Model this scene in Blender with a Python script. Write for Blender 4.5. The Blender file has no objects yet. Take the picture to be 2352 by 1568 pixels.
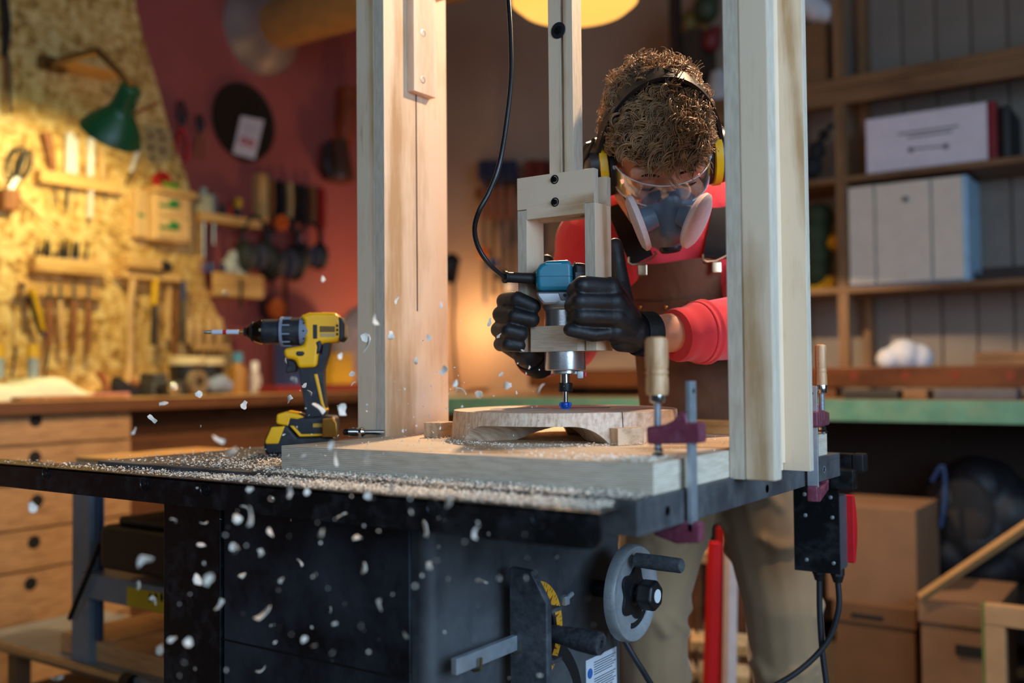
import bpy, bmesh, math, random
from mathutils import Vector, Matrix, Quaternion, noise as mnoise
random.seed(11)
scene = bpy.context.scene
COL = scene.collection

# ------------------------------------------------------------------ camera
FPX = 2287.0
CAM = Vector((0.52498, -1.00425, 1.015))
def _axes(yaw=34.66, pitch=1.81, roll=-0.53):
    y, p, r = (math.radians(a) for a in (yaw, pitch, roll))
    F = Vector((-math.sin(y)*math.cos(p), math.cos(y)*math.cos(p), math.sin(p)))
    R = Vector((math.cos(y), math.sin(y), 0)); U = R.cross(F)
    return F, R*math.cos(r)+U*math.sin(r), U*math.cos(r)-R*math.sin(r)
CF, CR, CU = _axes()
cam_d = bpy.data.cameras.new('camera'); cam = bpy.data.objects.new('camera', cam_d); COL.objects.link(cam)
cam.matrix_world = Matrix(((CR.x, CU.x, -CF.x, CAM.x), (CR.y, CU.y, -CF.y, CAM.y), (CR.z, CU.z, -CF.z, CAM.z), (0, 0, 0, 1)))
cam_d.lens = 35.0; cam_d.sensor_width = 36.0; cam_d.sensor_fit = 'HORIZONTAL'; cam_d.clip_start = 0.02; cam_d.clip_end = 60
cam_d.dof.use_dof = True; cam_d.dof.focus_distance = 1.57; cam_d.dof.aperture_fstop = 1.7
scene.camera = cam
def ray(x, y): return CF + CR*((x-1176)/FPX) - CU*((y-784)/FPX)
def at(x, y, d): return CAM + ray(x, y)*d                       # photo position + distance -> point in the room
def onx(x, y, v): r = ray(x, y); return CAM + r*((v-CAM.x)/r.x)
def ony(x, y, v): r = ray(x, y); return CAM + r*((v-CAM.y)/r.y)
def onz(x, y, v): r = ray(x, y); return CAM + r*((v-CAM.z)/r.z)

# ------------------------------------------------------------------ light
vs = scene.view_settings
scene.display_settings.display_device = 'sRGB'
vs.view_transform = 'Standard'; vs.look = 'None'; vs.gamma = 1.0; vs.use_curve_mapping = False; vs.exposure = 0.2
world = bpy.data.worlds.new('world'); scene.world = world; world.use_nodes = True
bg = world.node_tree.nodes['Background']; bg.inputs[0].default_value = (0.42, 0.50, 0.62, 1); bg.inputs[1].default_value = 0.045
def area_light(name, loc, aim, size, power, col, size_y=None, spread=180):
    d = bpy.data.lights.new(name, 'AREA'); d.energy = power; d.color = col; d.shape = 'RECTANGLE'; d.size = size; d.size_y = size_y or size
    d.spread = math.radians(spread)
    o = bpy.data.objects.new(name, d); COL.objects.link(o); o.location = loc
    o.rotation_euler = (Vector(aim)-Vector(loc)).to_track_quat('-Z', 'Y').to_euler(); return o
def point_light(name, loc, power, col, radius=.03, spot=None, aim=None, blend=.4):
    d = bpy.data.lights.new(name, 'SPOT' if spot else 'POINT'); d.energy = power; d.color = col; d.shadow_soft_size = radius
    o = bpy.data.objects.new(name, d); COL.objects.link(o); o.location = loc
    if spot:
        d.spot_size = math.radians(spot); d.spot_blend = blend
        o.rotation_euler = (Vector(aim)-Vector(loc)).to_track_quat('-Z', 'Y').to_euler()
    return o
area_light('window_daylight', (2.05, -0.45, 1.55), (-0.2, 0.25, 1.0), 2.4, 42, (0.48, 0.71, 1.0), 1.3, 130)
area_light('cool_front_fill', (0.9, -2.7, 2.0), (-0.4, 0.5, 0.9), 2.4, 7, (0.62, 0.80, 1.0), 1.4, 110)  # added soft cool fill behind the camera, lifts the front faces
point_light('warm_ceiling_lamp', (0.05, 0.77, 2.04), 43, (1.0, 0.70, 0.44), 0.03, 142, (-0.05, 0.72, 0.0), .15)
point_light('warm_bench_spot', (-1.75, 0.9, 2.6), 9, (1.0, 0.68, 0.40), 0.12, 110, (-1.9, 1.0, 0.0), .6)  # unseen warm spot high over the left bench, no fixture modelled

# ------------------------------------------------------------------ helpers
def lin(c):
    def f(v):
        v = v/255.0
        return v/12.92 if v <= 0.04045 else ((v+0.055)/1.055)**2.4
    if isinstance(c, str): c = tuple(int(c[i:i+2], 16) for i in (0, 2, 4))
    return (f(c[0]), f(c[1]), f(c[2]), 1.0)
def basis(d):
    d = Vector(d).normalized(); a = Vector((0, 0, 1)) if abs(d.z) < .9 else Vector((1, 0, 0))
    u = d.cross(a).normalized(); return u, d.cross(u).normalized()
class MB:
    def __init__(s, M=None): s.v = []; s.f = []; s.M = M
    def add(s, vs_, fs):
        n = len(s.v); M = s.M
        s.v += [(M @ Vector(p)) if M else Vector(p) for p in vs_]
        s.f += [tuple(i+n for i in f) for f in fs]; return s
    def solid(s, vs_, fs, bev=0, seg=2, ang=25):
        if bev <= 0: return s.add(vs_, fs)
        b = bmesh.new(); bv = [b.verts.new(p) for p in vs_]
        for f in fs:
            try: b.faces.new([bv[i] for i in f])
            except ValueError: pass
        bmesh.ops.recalc_face_normals(b, faces=b.faces)
        es = [e for e in b.edges if len(e.link_faces) == 2 and e.calc_face_angle(0) > math.radians(ang)]
        bmesh.ops.bevel(b, geom=es, offset=bev, segments=seg, affect='EDGES', profile=.5, clamp_overlap=True)
        b.verts.index_update()
        s.add([v.co.copy() for v in b.verts], [tuple(v.index for v in f.verts) for f in b.faces]); b.free(); return s
    def box(s, c, size, bev=0, rot=None, seg=2):
        x, y, z = (k/2 for k in size); c = Vector(c)
        p = [Vector(q) for q in ((-x,-y,-z),(x,-y,-z),(x,y,-z),(-x,y,-z),(-x,-y,z),(x,-y,z),(x,y,z),(-x,y,z))]
        if rot is not None: p = [rot @ q for q in p]
        return s.solid([q+c for q in p], [(0,3,2,1),(4,5,6,7),(0,1,5,4),(1,2,6,5),(2,3,7,6),(3,0,4,7)], bev, seg)
    def b2(s, lo, hi, bev=0, seg=2):
        lo, hi = Vector(lo), Vector(hi); return s.box((lo+hi)/2, hi-lo, bev, None, seg)
    def cyl(s, a, b, r, r2=None, n=20, caps=True, bev=0):
        a, b = Vector(a), Vector(b); r2 = r if r2 is None else r2; u, w = basis(b-a); V = []; F = []
        for p, q in ((a, r), (b, r2)):
            for i in range(n):
                t = 2*math.pi*i/n; V.append(p+(u*math.cos(t)+w*math.sin(t))*q)
        F += [(i, (i+1) % n, n+(i+1) % n, n+i) for i in range(n)]
        if caps: F += [tuple(range(n))[::-1], tuple(range(n, 2*n))]
        return s.solid(V, F, bev, 2, 50)
    def lathe(s, o, axis, prof, n=28, a0=0, a1=2*math.pi):
        o = Vector(o); ax = Vector(axis).normalized(); u, w = basis(ax); V = []; F = []; full = abs(a1-a0) > 6.28
        m = n if full else n+1
        for r, h in prof:
            for i in range(m):
                t = a0+(a1-a0)*i/n; V.append(o+ax*h+(u*math.cos(t)+w*math.sin(t))*r)
        for k in range(len(prof)-1):
            for i in range(n):
                j = (i+1) % m; F.append((k*m+i, k*m+j, (k+1)*m+j, (k+1)*m+i))
        if full and (abs(prof[0][0]-prof[-1][0])+abs(prof[0][1]-prof[-1][1])) > 1e-6:
            if prof[0][0] > 1e-6: F.append(tuple(range(m))[::-1])
            if prof[-1][0] > 1e-6: F.append(tuple((len(prof)-1)*m+i for i in range(m)))
        return s.add(V, F)
    def tube(s, pts, r, n=10, caps=True, flat=1.0, closed=False):
        P = [Vector(p) for p in pts]; k = len(P); V = []; F = []
        rr = r if isinstance(r, (list, tuple)) else [r]*k
        u = None
        for i in range(k):
            d = (P[(i+1) % k]-P[i-1]) if closed else (P[min(i+1, k-1)]-P[max(i-1, 0)])
            if d.length < 1e-9: d = Vector((0, 0, 1))
            d.normalize()
            if u is None: u, w = basis(d)
            u = (u-d*u.dot(d)); u = u.normalized() if u.length > 1e-6 else basis(d)[0]; w = d.cross(u)
            for j in range(n):
                t = 2*math.pi*j/n; V.append(P[i]+(u*math.cos(t)*flat+w*math.sin(t))*rr[i])
        for i in range(k if closed else k-1):
            for j in range(n): F.append((i*n+j, i*n+(j+1) % n, ((i+1) % k)*n+(j+1) % n, ((i+1) % k)*n+j))
        if caps and not closed: F += [tuple(range(n))[::-1], tuple((k-1)*n+j for j in range(n))]
        return s.add(V, F)
    def strip(s, pts, nrm, w, t):           # flat band along a path: width w across, thickness t along nrm(i)
        P = [Vector(p) for p in pts]; k = len(P); V = []; F = []
        for i in range(k):
            d = (P[min(i+1, k-1)]-P[max(i-1, 0)]).normalized(); n_ = Vector(nrm(i)) if callable(nrm) else Vector(nrm)
            n_ = (n_-d*n_.dot(d)).normalized(); b = d.cross(n_)
            V += [P[i]+b*w/2+n_*t/2, P[i]-b*w/2+n_*t/2, P[i]-b*w/2-n_*t/2, P[i]+b*w/2-n_*t/2]
        for i in range(k-1):
            for j in range(4): F.append((i*4+j, i*4+(j+1) % 4, i*4+4+(j+1) % 4, i*4+4+j))
        F += [(3, 2, 1, 0), tuple((k-1)*4+j for j in range(4))]
        return s.add(V, F)
    def prism(s, poly, ax, a, b, bev=0, seg=2):  # polygon in the two other axes, extruded from a to b along ax
        def P(q, h): return {'x': (h, q[0], q[1]), 'y': (q[0], h, q[1]), 'z': (q[0], q[1], h)}[ax]
        n = len(poly); V = [P(q, a) for q in poly]+[P(q, b) for q in poly]
        F = [tuple(range(n))[::-1], tuple(range(n, 2*n))]+[(i, (i+1) % n, n+(i+1) % n, n+i) for i in range(n)]
        return s.solid(V, F, bev, seg, 35)
    def ell(s, c, r, rot=None, nu=20, nv=12):
        c = Vector(c); V = []; F = []; r = (r, r, r) if isinstance(r, (int, float)) else r
        for j in range(nv+1):
            ph = math.pi*j/nv
            for i in range(nu):
                t = 2*math.pi*i/nu; p = Vector((r[0]*math.sin(ph)*math.cos(t), r[1]*math.sin(ph)*math.sin(t), r[2]*math.cos(ph)))
                V.append(c+((rot @ p) if rot is not None else p))
        for j in range(nv):
            for i in range(nu): F.append((j*nu+i, (j+1)*nu+i, (j+1)*nu+(i+1) % nu, j*nu+(i+1) % nu))
        return s.add(V, F)
    def cap(s, a, b, ra, rb=None, n=14, m=5):   # capsule with two radii
        a, b = Vector(a), Vector(b); rb = ra if rb is None else rb; d = b-a; L = d.length or 1e-6; d = d/L
        prof = [(ra*math.sin(math.pi/2*i/m), -ra*math.cos(math.pi/2*i/m)) for i in range(m+1)]
        prof += [(rb*math.cos(math.pi/2*i/m), L+rb*math.sin(math.pi/2*i/m)) for i in range(m+1)]
        return s.lathe(a, d, prof, n)
def mesh_from(mb, name, off=Vector((0, 0, 0)), smooth=32):
    me = bpy.data.meshes.new(name); me.from_pydata([tuple(p-off) for p in mb.v], [], mb.f); me.update()
    b = bmesh.new(); b.from_mesh(me); bmesh.ops.remove_doubles(b, verts=b.verts, dist=1e-6)
    bmesh.ops.recalc_face_normals(b, faces=b.faces); b.to_mesh(me); b.free()
    if smooth:
        for p in me.polygons: p.use_smooth = True
        me.set_sharp_from_angle(angle=math.radians(smooth))
    return me
def _root(o):
    while o.parent: o = o.parent
    return o
def wn(o, smooth):                          # broad faces keep their own normal, only the bevels round off
    if smooth:
        w = o.modifiers.new('weighted_normals', 'WEIGHTED_NORMAL'); w.keep_sharp = True; w.weight = 60
def part(name, mb, m, parent, smooth=38, label=None):
    off = _root(parent).location.copy()
    o = bpy.data.objects.new(name, mesh_from(mb, name, off, smooth)); o.data.materials.append(m); COL.objects.link(o); o.parent = parent; wn(o, smooth)
    if label: o['label'] = label
    return o
def thing(name, label, cat, loc, group=None):
    o = bpy.data.objects.new(name, None); o.empty_display_size = .03; COL.objects.link(o); o.location = loc
    o['label'] = label; o['category'] = cat
    if group: o['group'] = group
    return o
def one(name, mb, m, label, cat, group=None, smooth=38, kind=None):
    lo = Vector([min(p[i] for p in mb.v) for i in range(3)]); hi = Vector([max(p[i] for p in mb.v) for i in range(3)])
    base = Vector(((lo.x+hi.x)/2, (lo.y+hi.y)/2, lo.z))
    o = bpy.data.objects.new(name, mesh_from(mb, name, base, smooth)); o.data.materials.append(m); COL.objects.link(o); o.location = base; wn(o, smooth)
    if cat: o['label'] = label; o['category'] = cat
    elif label: o['label'] = label
    if group: o['group'] = group
    if kind: o['kind'] = kind
    return o
def struct(name, mb, m, label=None, parent=None, smooth=0):
    o = one(name, mb, m, label, None, None, smooth)
    if parent:
        o.parent = parent; o.matrix_parent_inverse = parent.matrix_basis.inverted()
    o['kind'] = 'structure'
    return o
def fuse(mb, voxel, smooth_it=4, mat_=None, name='fused', factor=.5):   # union of overlapping volumes as one continuous surface
    me = bpy.data.meshes.new('tmp'); me.from_pydata([tuple(p) for p in mb.v], [], mb.f); me.update()
    b = bmesh.new(); b.from_mesh(me); bmesh.ops.remove_doubles(b, verts=b.verts, dist=1e-7); bmesh.ops.recalc_face_normals(b, faces=b.faces); b.to_mesh(me); b.free()
    o = bpy.data.objects.new('tmp', me); COL.objects.link(o)
    r = o.modifiers.new('r', 'REMESH'); r.mode = 'VOXEL'; r.voxel_size = voxel
    if smooth_it:
        q = o.modifiers.new('s', 'SMOOTH'); q.factor = factor; q.iterations = smooth_it
    dg = bpy.context.evaluated_depsgraph_get(); e = o.evaluated_get(dg); m2 = e.to_mesh()
    out = MB(); out.v = [v.co.copy() for v in m2.vertices]; out.f = [tuple(p.vertices) for p in m2.polygons]
    e.to_mesh_clear(); bpy.data.objects.remove(o); bpy.data.meshes.remove(me)
    return out
def dup(root, loc=None, rot=None, label=None, scale=None):
    def cp(o, par):
        c = o.copy(); COL.objects.link(c)
        if par is not None: c.parent = par
        for ch in [k for k in o.children]: cp(ch, c)
        return c
    r = cp(root, None)
    if loc is not None: r.location = loc
    if rot is not None: r.rotation_euler = rot
    if scale is not None: r.scale = scale
    if label: r['label'] = label
    return r
def bez(p, n=24):                           # Catmull-Rom through points
    P = [Vector(q) for q in p]; out = []
    for i in range(len(P)-1):
        a, b, c, d = P[max(i-1, 0)], P[i], P[i+1], P[min(i+2, len(P)-1)]
        for k in range(n):
            t = k/n; out.append(.5*((2*b)+(c-a)*t+(2*a-5*b+4*c-d)*t*t+(3*b-a-3*c+d)*t**3))
    out.append(P[-1]); return out
def arc(c, r, a0, a1, n): return [(c[0]+r*math.cos(a0+(a1-a0)*i/n), c[1]+r*math.sin(a0+(a1-a0)*i/n)) for i in range(n+1)]

# ------------------------------------------------------------------ materials
_M = {}
class NT:
    def __init__(s, name):
        s.m = bpy.data.materials.new(name); s.m.use_nodes = True; s.t = s.m.node_tree; s.n = s.t.nodes; s.p = s.n['Principled BSDF']
        s.tc = s.n.new('ShaderNodeTexCoord')
    def node(s, kind, **kw):
        o = s.n.new('ShaderNode'+kind)
        for k, v in kw.items():
            if k.startswith('_'): setattr(o, k[1:], v)
            else: s.set(o.inputs[int(k[1:])] if k[0] == 'i' and k[1:].isdigit() else o.inputs[k], v)
        return o
    def set(s, sock, v):
        if hasattr(v, 'is_output') or isinstance(v, bpy.types.NodeSocket): s.t.links.new(v, sock)
        else: sock.default_value = v
    def obj(s): return s.tc.outputs['Object']
    def mapping(s, scale, loc=(0, 0, 0), rot=(0, 0, 0)):
        return s.node('Mapping', Vector=s.obj(), Scale=scale, Location=loc, Rotation=rot).outputs[0]
    def noise(s, vec, scale=5, detail=4, rough=.55, dist=0):
        return s.node('TexNoise', Vector=vec, Scale=scale, Detail=detail, Roughness=rough, Distortion=dist).outputs[0]
    def ramp(s, fac, stops):
        r = s.node('ValToRGB', Fac=fac)
        el = r.color_ramp.elements
        while len(el) < len(stops): el.new(.5)
        for e, (pos, c) in zip(el, stops): e.position = pos; e.color = c if len(c) == 4 else lin(c)
        return r.outputs[0]
    def mix(s, f, a, b, mode='MIX'):
        o = s.n.new('ShaderNodeMix'); o.data_type = 'RGBA'; o.blend_type = mode
        s.set(o.inputs[0], f); s.set(o.inputs[6], a); s.set(o.inputs[7], b); return o.outputs[2]
    def math(s, op, a, b=0.0, c=None):
        o = s.n.new('ShaderNodeMath'); o.operation = op; s.set(o.inputs[0], a); s.set(o.inputs[1], b)
        if c is not None: s.set(o.inputs[2], c)
        return o.outputs[0]
    def bump(s, h, strength=.2, dist=.002):
        b = s.node('Bump', Height=h, Strength=strength, Distance=dist); s.t.links.new(b.outputs[0], s.p.inputs['Normal'])
    def out(s, **kw):
        for k, v in kw.items(): s.set(s.p.inputs[k.replace('_', ' ')], v)
        return s.m
def mat(name, col, rough=.5, metal=0, var=.12, vs_=18, bump=0, bs=120, coat=0, spec=.5, dust=0, dustcol='b8ab98', ds=25, sub=0):
    if name in _M: return _M[name]
    t = NT(name); c = lin(col); n = t.noise(t.obj(), vs_, 4)
    d = tuple(v*(1-var) for v in c[:3])+(1,); l = tuple(min(1, v*(1+var)) for v in c[:3])+(1,)
    colr = t.ramp(n, [(.3, d), (.7, l)])
    if dust:
        dn = t.noise(t.obj(), ds, 6, .65); f = t.ramp(dn, [(.5-.25*dust, (0, 0, 0, 1)), (.5+.3*(1-dust)+.12, (1, 1, 1, 1))])
        f = t.math('MULTIPLY', f, .55*dust+.15); colr = t.mix(f, colr, lin(dustcol))
        t.set(t.p.inputs['Roughness'], t.math('MULTIPLY_ADD', f, .5, rough))
    else: t.p.inputs['Roughness'].default_value = rough
    t.out(Base_Color=colr, Metallic=metal, Specular_IOR_Level=spec, Coat_Weight=coat)
    if sub: t.out(Subsurface_Weight=sub, Subsurface_Radius=(.012, .004, .002), Subsurface_Scale=1.0)
    if bump: t.bump(t.noise(t.obj(), bs, 3), bump)
    _M[name] = t.m; return t.m
def wood(name, light, dark, ax='x', scale=1.0, rough=.55, contrast=1.0, rings=True, spec=.35):
    if name in _M: return _M[name]
    t = NT(name); k = {'x': (.12, 1, 1), 'y': (1, .12, 1), 'z': (1, 1, .12)}[ax]
    v = t.mapping(tuple(q*scale for q in k)); fine = t.noise(v, 160, 3, .6)
    f = t.ramp(fine, [(.35, (0, 0, 0, 1)), (.65, (1, 1, 1, 1))])
    if rings:
        k2 = {'x': (.05, 1, 1), 'y': (1, .05, 1), 'z': (1, 1, .05)}[ax]
        r = t.node('TexWave', Vector=t.mapping(tuple(q*scale for q in k2)), Scale=14, Distortion=7.5, Detail=3, **{'Detail Scale': 1.4}).outputs[1]
        f = t.math('ADD', t.math('MULTIPLY', r, .55), t.math('MULTIPLY', f, .45))
    big = t.noise(t.obj(), 6*scale, 3); f = t.math('ADD', t.math('MULTIPLY', f, .75*contrast), t.math('MULTIPLY', big, .5))
    col = t.ramp(f, [(.12, lin(dark)), (.8, lin(light))])
    t.out(Base_Color=col, Roughness=rough, Specular_IOR_Level=spec); t.bump(fine, .12, .0008)
    _M[name] = t.m; return t.m
def ply(name, thick, grain, light='e3cbad', dark='b7946c', e1='ddcfb9', e2='7d6b56', pitch=.0028):
    # veneer on the two broad faces, layered edge on the others (chosen by the surface's own normal)
    if name in _M: return _M[name]
    t = NT(name); sep = t.node('SeparateXYZ', i0=t.tc.outputs['Normal']); n = t.math('ABSOLUTE', sep.outputs['xyz'.index(thick)])
    isface = t.math('GREATER_THAN', n, .7)
    k = {'x': (.1, 1, 1), 'y': (1, .1, 1), 'z': (1, 1, .1)}[grain]
    fine = t.noise(t.mapping(k), 130, 3, .6)
    k2 = {'x': (.11, 1, 1), 'y': (1, .11, 1), 'z': (1, 1, .11)}[grain]
    w = t.node('TexWave', Vector=t.mapping(k2), Scale=5.5, Distortion=11, Detail=2, **{'Detail Scale': .9}).outputs[1]
    w = t.ramp(w, [(.0, (0, 0, 0, 1)), (.10, (.55, .55, .55, 1)), (.30, (.95, .95, .95, 1)), (.6, (1, 1, 1, 1))])
    blot = t.noise(t.obj(), 9, 4)
    g = t.math('ADD', t.math('MULTIPLY', fine, .35), t.math('MULTIPLY_ADD', w, .35, t.math('MULTIPLY', blot, .45)))
    face = t.ramp(g, [(.38, lin(dark)), (.74, lin(light))])
    speck = t.ramp(t.noise(t.mapping(k), 60, 2), [(.70, (1, 1, 1, 1)), (.76, (.72, .66, .58, 1))])
    face = t.mix(1.0, face, speck, 'MULTIPLY')
    so = t.node('SeparateXYZ', i0=t.obj()).outputs['xyz'.index(thick)]
    wob = t.math('MULTIPLY', t.noise(t.obj(), 5, 2), .0008)
    ph = t.math('FRACT', t.math('DIVIDE', t.math('ADD', so, wob), pitch))
    lay = t.ramp(ph, [(.0, lin(e2)), (.12, lin(e1)), (.52, lin(e1)), (.6, tuple(.70*a for a in lin(e1)[:3])+(1,)), (.95, tuple(.78*a for a in lin(e1)[:3])+(1,))])
    sk = {'x': (1, .15, .15), 'y': (.15, 1, .15), 'z': (.15, .15, 1)}[thick]
    en = t.ramp(t.noise(t.mapping(sk), 220, 3), [(.3, (.80, .77, .74, 1)), (.62, (1, 1, 1, 1))])
    edge = t.mix(1.0, lay, en, 'MULTIPLY')
    t.out(Base_Color=t.mix(isface, edge, face), Roughness=.6, Specular_IOR_Level=.3); t.bump(fine, .1, .0006)
    _M[name] = t.m; return t.m
# ------------------------------------------------------------------ shared materials
PLYZ_X = ply('birch_ply_flat', 'z', 'x'); PLYX = ply('birch_ply_x', 'x', 'z'); PLYY = ply('birch_ply_y', 'y', 'z')
PLYYX = ply('birch_ply_y_cross', 'y', 'x')
STEEL = mat('zinc_steel', 'b4bcc2', .36, .7, .18, 40, .08, 200)
DARKSTEEL = mat('cast_iron_dusty', '4a4b4d', .5, .35, .25, 14, .12, 180, dust=.35, dustcol='8d8c8a', ds=14)
BLACKPAINT = mat('black_enamel', '08090b', .38, 0, .3, 12, .05, 200, dust=.10, dustcol='75787d', ds=30)
CABDUST = mat('dusty_dark_sheet', '24272b', .45, 0, .35, 6, .06, 160, dust=.6, dustcol='77797b', ds=5)
CABDARK = mat('scuffed_black_sheet', '0a0c11', .42, 0, .3, 6, .06, 160, dust=.5, dustcol='55606c', ds=6)
BLKPL = mat('black_plastic', '121315', .45, 0, .2, 40, .1, 300)
RUBBER = mat('black_rubber', '0c0c0d', .55, 0, .2, 40, .1, 200)
ALU = mat('brushed_aluminium', 'c4c6c6', .27, .9, .1, 60, .05, 300)
CHROME = mat('chrome', 'cfd2d4', .12, 1, .05, 30)
BOLT = mat('black_oxide_bolt', '2a2d30', .35, .8, .1, 60)
WHITE = mat('white_plastic', 'd8dadb', .4, 0, .04)
YEL = mat('drill_yellow', 'ffb60a', .38, 0, .06, 30, .05, 400)
PURPLE = mat('maroon_cast_paint', '6e2f40', .42, 0, .18, 30, .15, 160, dust=.2, dustcol='a58c98', ds=60)
REDPL = mat('red_plastic', 'c2161d', .4, 0, .1)
BEECH = wood('beech_handle', 'd2a679', '9a6a42', 'z', 2.0, .35)
PINE = wood('pine', 'd9ac6e', 'b07c40', 'x', 1.0)
PINEY = wood('pine_y', 'd9ac6e', 'b07c40', 'y', 1.0)
PINEZ = wood('pine_z', 'cf9f63', '9c6a36', 'z', 1.0)
OAKZ = wood('old_shelf_wood', '8f6037', '5c3a1e', 'x', 1.0)

# ------------------------------------------------------------------ the room
XW, YB, ZC = -3.0, 3.05, 3.1
m = NT('workshop_floor'); n = m.noise(m.obj(), 3, 6); m.out(Base_Color=m.ramp(n, [(.3, '4c4237'), (.7, '6c6052')]), Roughness=.7); m.bump(m.noise(m.obj(), 60, 4), .2)
struct('floor', MB().b2((XW-.1, -1.8, -.06), (2.9, YB+.1, 0)), m.m, 'dusty brown concrete workshop floor')
m = NT('red_wall_paint'); n = m.noise(m.obj(), 2.5, 5); m.out(Base_Color=m.ramp(n, [(.3, '934842'), (.7, 'a3524a')]), Roughness=.62); m.bump(m.noise(m.obj(), 90, 3), .15)
wl = struct('wall_left', MB().b2((XW-.1, -1.8, 0), (XW, YB+.1, ZC)), m.m, 'red painted side wall behind the tool boards')
m = NT('beige_wall_paint'); n = m.noise(m.obj(), 2.0, 5); m.out(Base_Color=m.ramp(n, [(.3, '937d69'), (.7, 'a58f79')]), Roughness=.7); m.bump(m.noise(m.obj(), 70, 3), .15)
wb = struct('wall_back', MB().b2((XW-.1, YB, 0), (2.9, YB+.1, ZC)), m.m, 'beige back wall behind the person and shelves')
CLAD = mat('cream_cladding', '857a6e', .6, 0, .12, 5, .1, 60)
for i in range(19):
    w_ = .118; x0 = -1.02+i*.124
    o = one('plank', MB().b2((x0, YB-.018, .3), (x0+w_, YB, 2.9), .004), CLAD, None, None)
    o.parent = wb; o.matrix_parent_inverse = wb.matrix_basis.inverted()
m = NT('ceiling_paint'); m.out(Base_Color=lin('8f867b'), Roughness=.8)
struct('ceiling', MB().b2((XW-.1, -1.8, ZC), (2.9, YB+.1, ZC+.06)), m.m, 'dim plaster ceiling of the workshop')

# ------------------------------------------------------------------ table saw
T = .87; BT = .907
saw = thing('table_saw', 'big black cast-iron table saw under the plywood jig', 'table saw', (-.5, .35, 0))
c = MB(); XC = -.336
c.prism(arc((XC-.02, .06), .02, -math.pi/2, 0, 6)+[(XC, .567), (-.898, .567), (-.898, .04)], 'z', .02, .826)
cabinet = part('cabinet', c, CABDUST, saw, 40)
part('front_panel', MB().b2((-.748, .0335, .03), (-.366, .0405, .812), .002), CABDARK, cabinet)
part('side_panel', MB().b2((-.897, .031, .03), (-.7545, .0405, .814), .002), BLACKPAINT, cabinet)
part('panel_seam', MB().b2((-.75, .0325, .60), (-.366, .0338, .6025)), mat('seam_dark', '030303', .6), cabinet)
part('kick_plinth', MB().b2((-.88, .06, 0), (XC-.02, .55, .022)), BLACKPAINT, saw)
t_ = MB(); TL = -.776
for x0, x1 in ((-.404+.0, 0.0),):
    pass
t_.b2((-.62, .0, T-.041), (0, .764, T-.009), .002); 
for x0, x1 in ((-.62, -.409), (-.389, -.20), (-.18, 0)): t_.b2((x0, 0, T-.0105), (x1, .764, T), .0015)
top = part('table_top', t_, DARKSTEEL, saw)
part('extension_wing', MB().b2((TL, .004, T-.022), (-.6215, .70, T), .002), DARKSTEEL, saw)
part('extension_wing', MB().b2((-1.046, .006, T-.014), (TL-.001, .70, T), .002), DARKSTEEL, saw)
part('slot_key', MB().b2((-.408, -.002, T-.012), (-.39, .03, T-.003), .002), BLACKPAINT, saw)
HOLE = mat('dark_hole', '040404', .7)
for px, py in ((1762, 1122), (1893, 1078), (1533, 1173)):
    p = onx(px, py, .0); part('bolt_hole', MB().lathe((p.x, p.y, p.z), (1, 0, 0), [(.0062, 0), (.0062, .0006), (.0045, .0006), (.0043, -.0001), (0, -.0001)], 20), STEEL if px > 1800 else BOLT, top)
# front rail
r_ = MB(); RY0, RY1, RZ = -.064, -.012, .8635
r_.b2((-1.75, RY0, RZ-.006), (-.012, RY1, RZ), .002)
prof = [(-1.75, RZ-.041), (-.026, RZ-.041)]+[(q[0], q[1]) for q in arc((-.026, RZ-.027), .014, -math.pi/2, 0, 6)]+[(-.012, RZ-.001), (-1.75, RZ-.001)]
r_.prism(prof, 'y', RY0, RY0+.006)
rail = part('fence_rail', r_, BLACKPAINT, saw)
for x in (-.30, -1.0): part('rail_bracket', MB().b2((x, RY1-.003, RZ-.03), (x+.06, .002, RZ-.006)), BLACKPAINT, saw)
for px, py in ((1237, 1190), (995, 1166), (470, 1124), (331, 1111), (105, 1087)):
    p = ony(px, py, RY0); part('rail_bolt', MB().lathe(p, (0, -1, 0), [(.0105, -.001), (.0105, .0012), (.0085, .0015), (.0075, -.0006), (.005, -.0006), (.0045, .001), (0, .001)], 24), BLACKPAINT, rail)
# far rail + switch
part('far_rail', MB().b2((-.75, .79, T-.035), (.012, .815, T-.004), .002), BLACKPAINT, saw)
part('far_rail_cap', MB().b2((.012, .788, T-.036), (.034, .817, T-.003), .004), BLKPL, saw)
part('rail_foot', MB().b2((-.02, .765, T-.065), (.022, .792, T-.03), .003), BLACKPAINT, saw)
plate = part('switch_plate', MB().b2((-.088, .772, .655), (-.006, .776, .826), .001), BLACKPAINT, saw)
for px, py in ((1850, 1183), (1912, 1188), (1853, 1285), (1915, 1293), (1908, 1142), (1848, 1135)):
    p = ony(px, py, .772); part('screw', MB().lathe(p, (0, -1, 0), [(.0035, 0), (.0033, .0014), (.0015, .002), (0, .002)], 14), STEEL, plate)
part('switch_box', MB().b2((-.084, .776, .66), (-.0062, .822, .792), .004), mat('grey_switch_plastic', '44474d', .45), saw)
rp = MB(); rp.prism([(.82, .668)]+[(.828+.016*math.sin(math.pi*i/10), .668+.122*i/10) for i in range(11)]+[(.82, .79)], 'x', -.086, .006, .003)
part('stop_paddle', rp, REDPL, saw)
for x in (-.052, -.019):
    g = MB().cyl((x, .80, .66), (x, .80, .648), .0125, n=6).cyl((x, .80, .648), (x, .80, .636), .0115, .008, 16); part('cable_gland', g, BLKPL, saw)
CABLE = mat('grey_black_cable', '1e2024', .5, 0, .15, 50)
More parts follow.
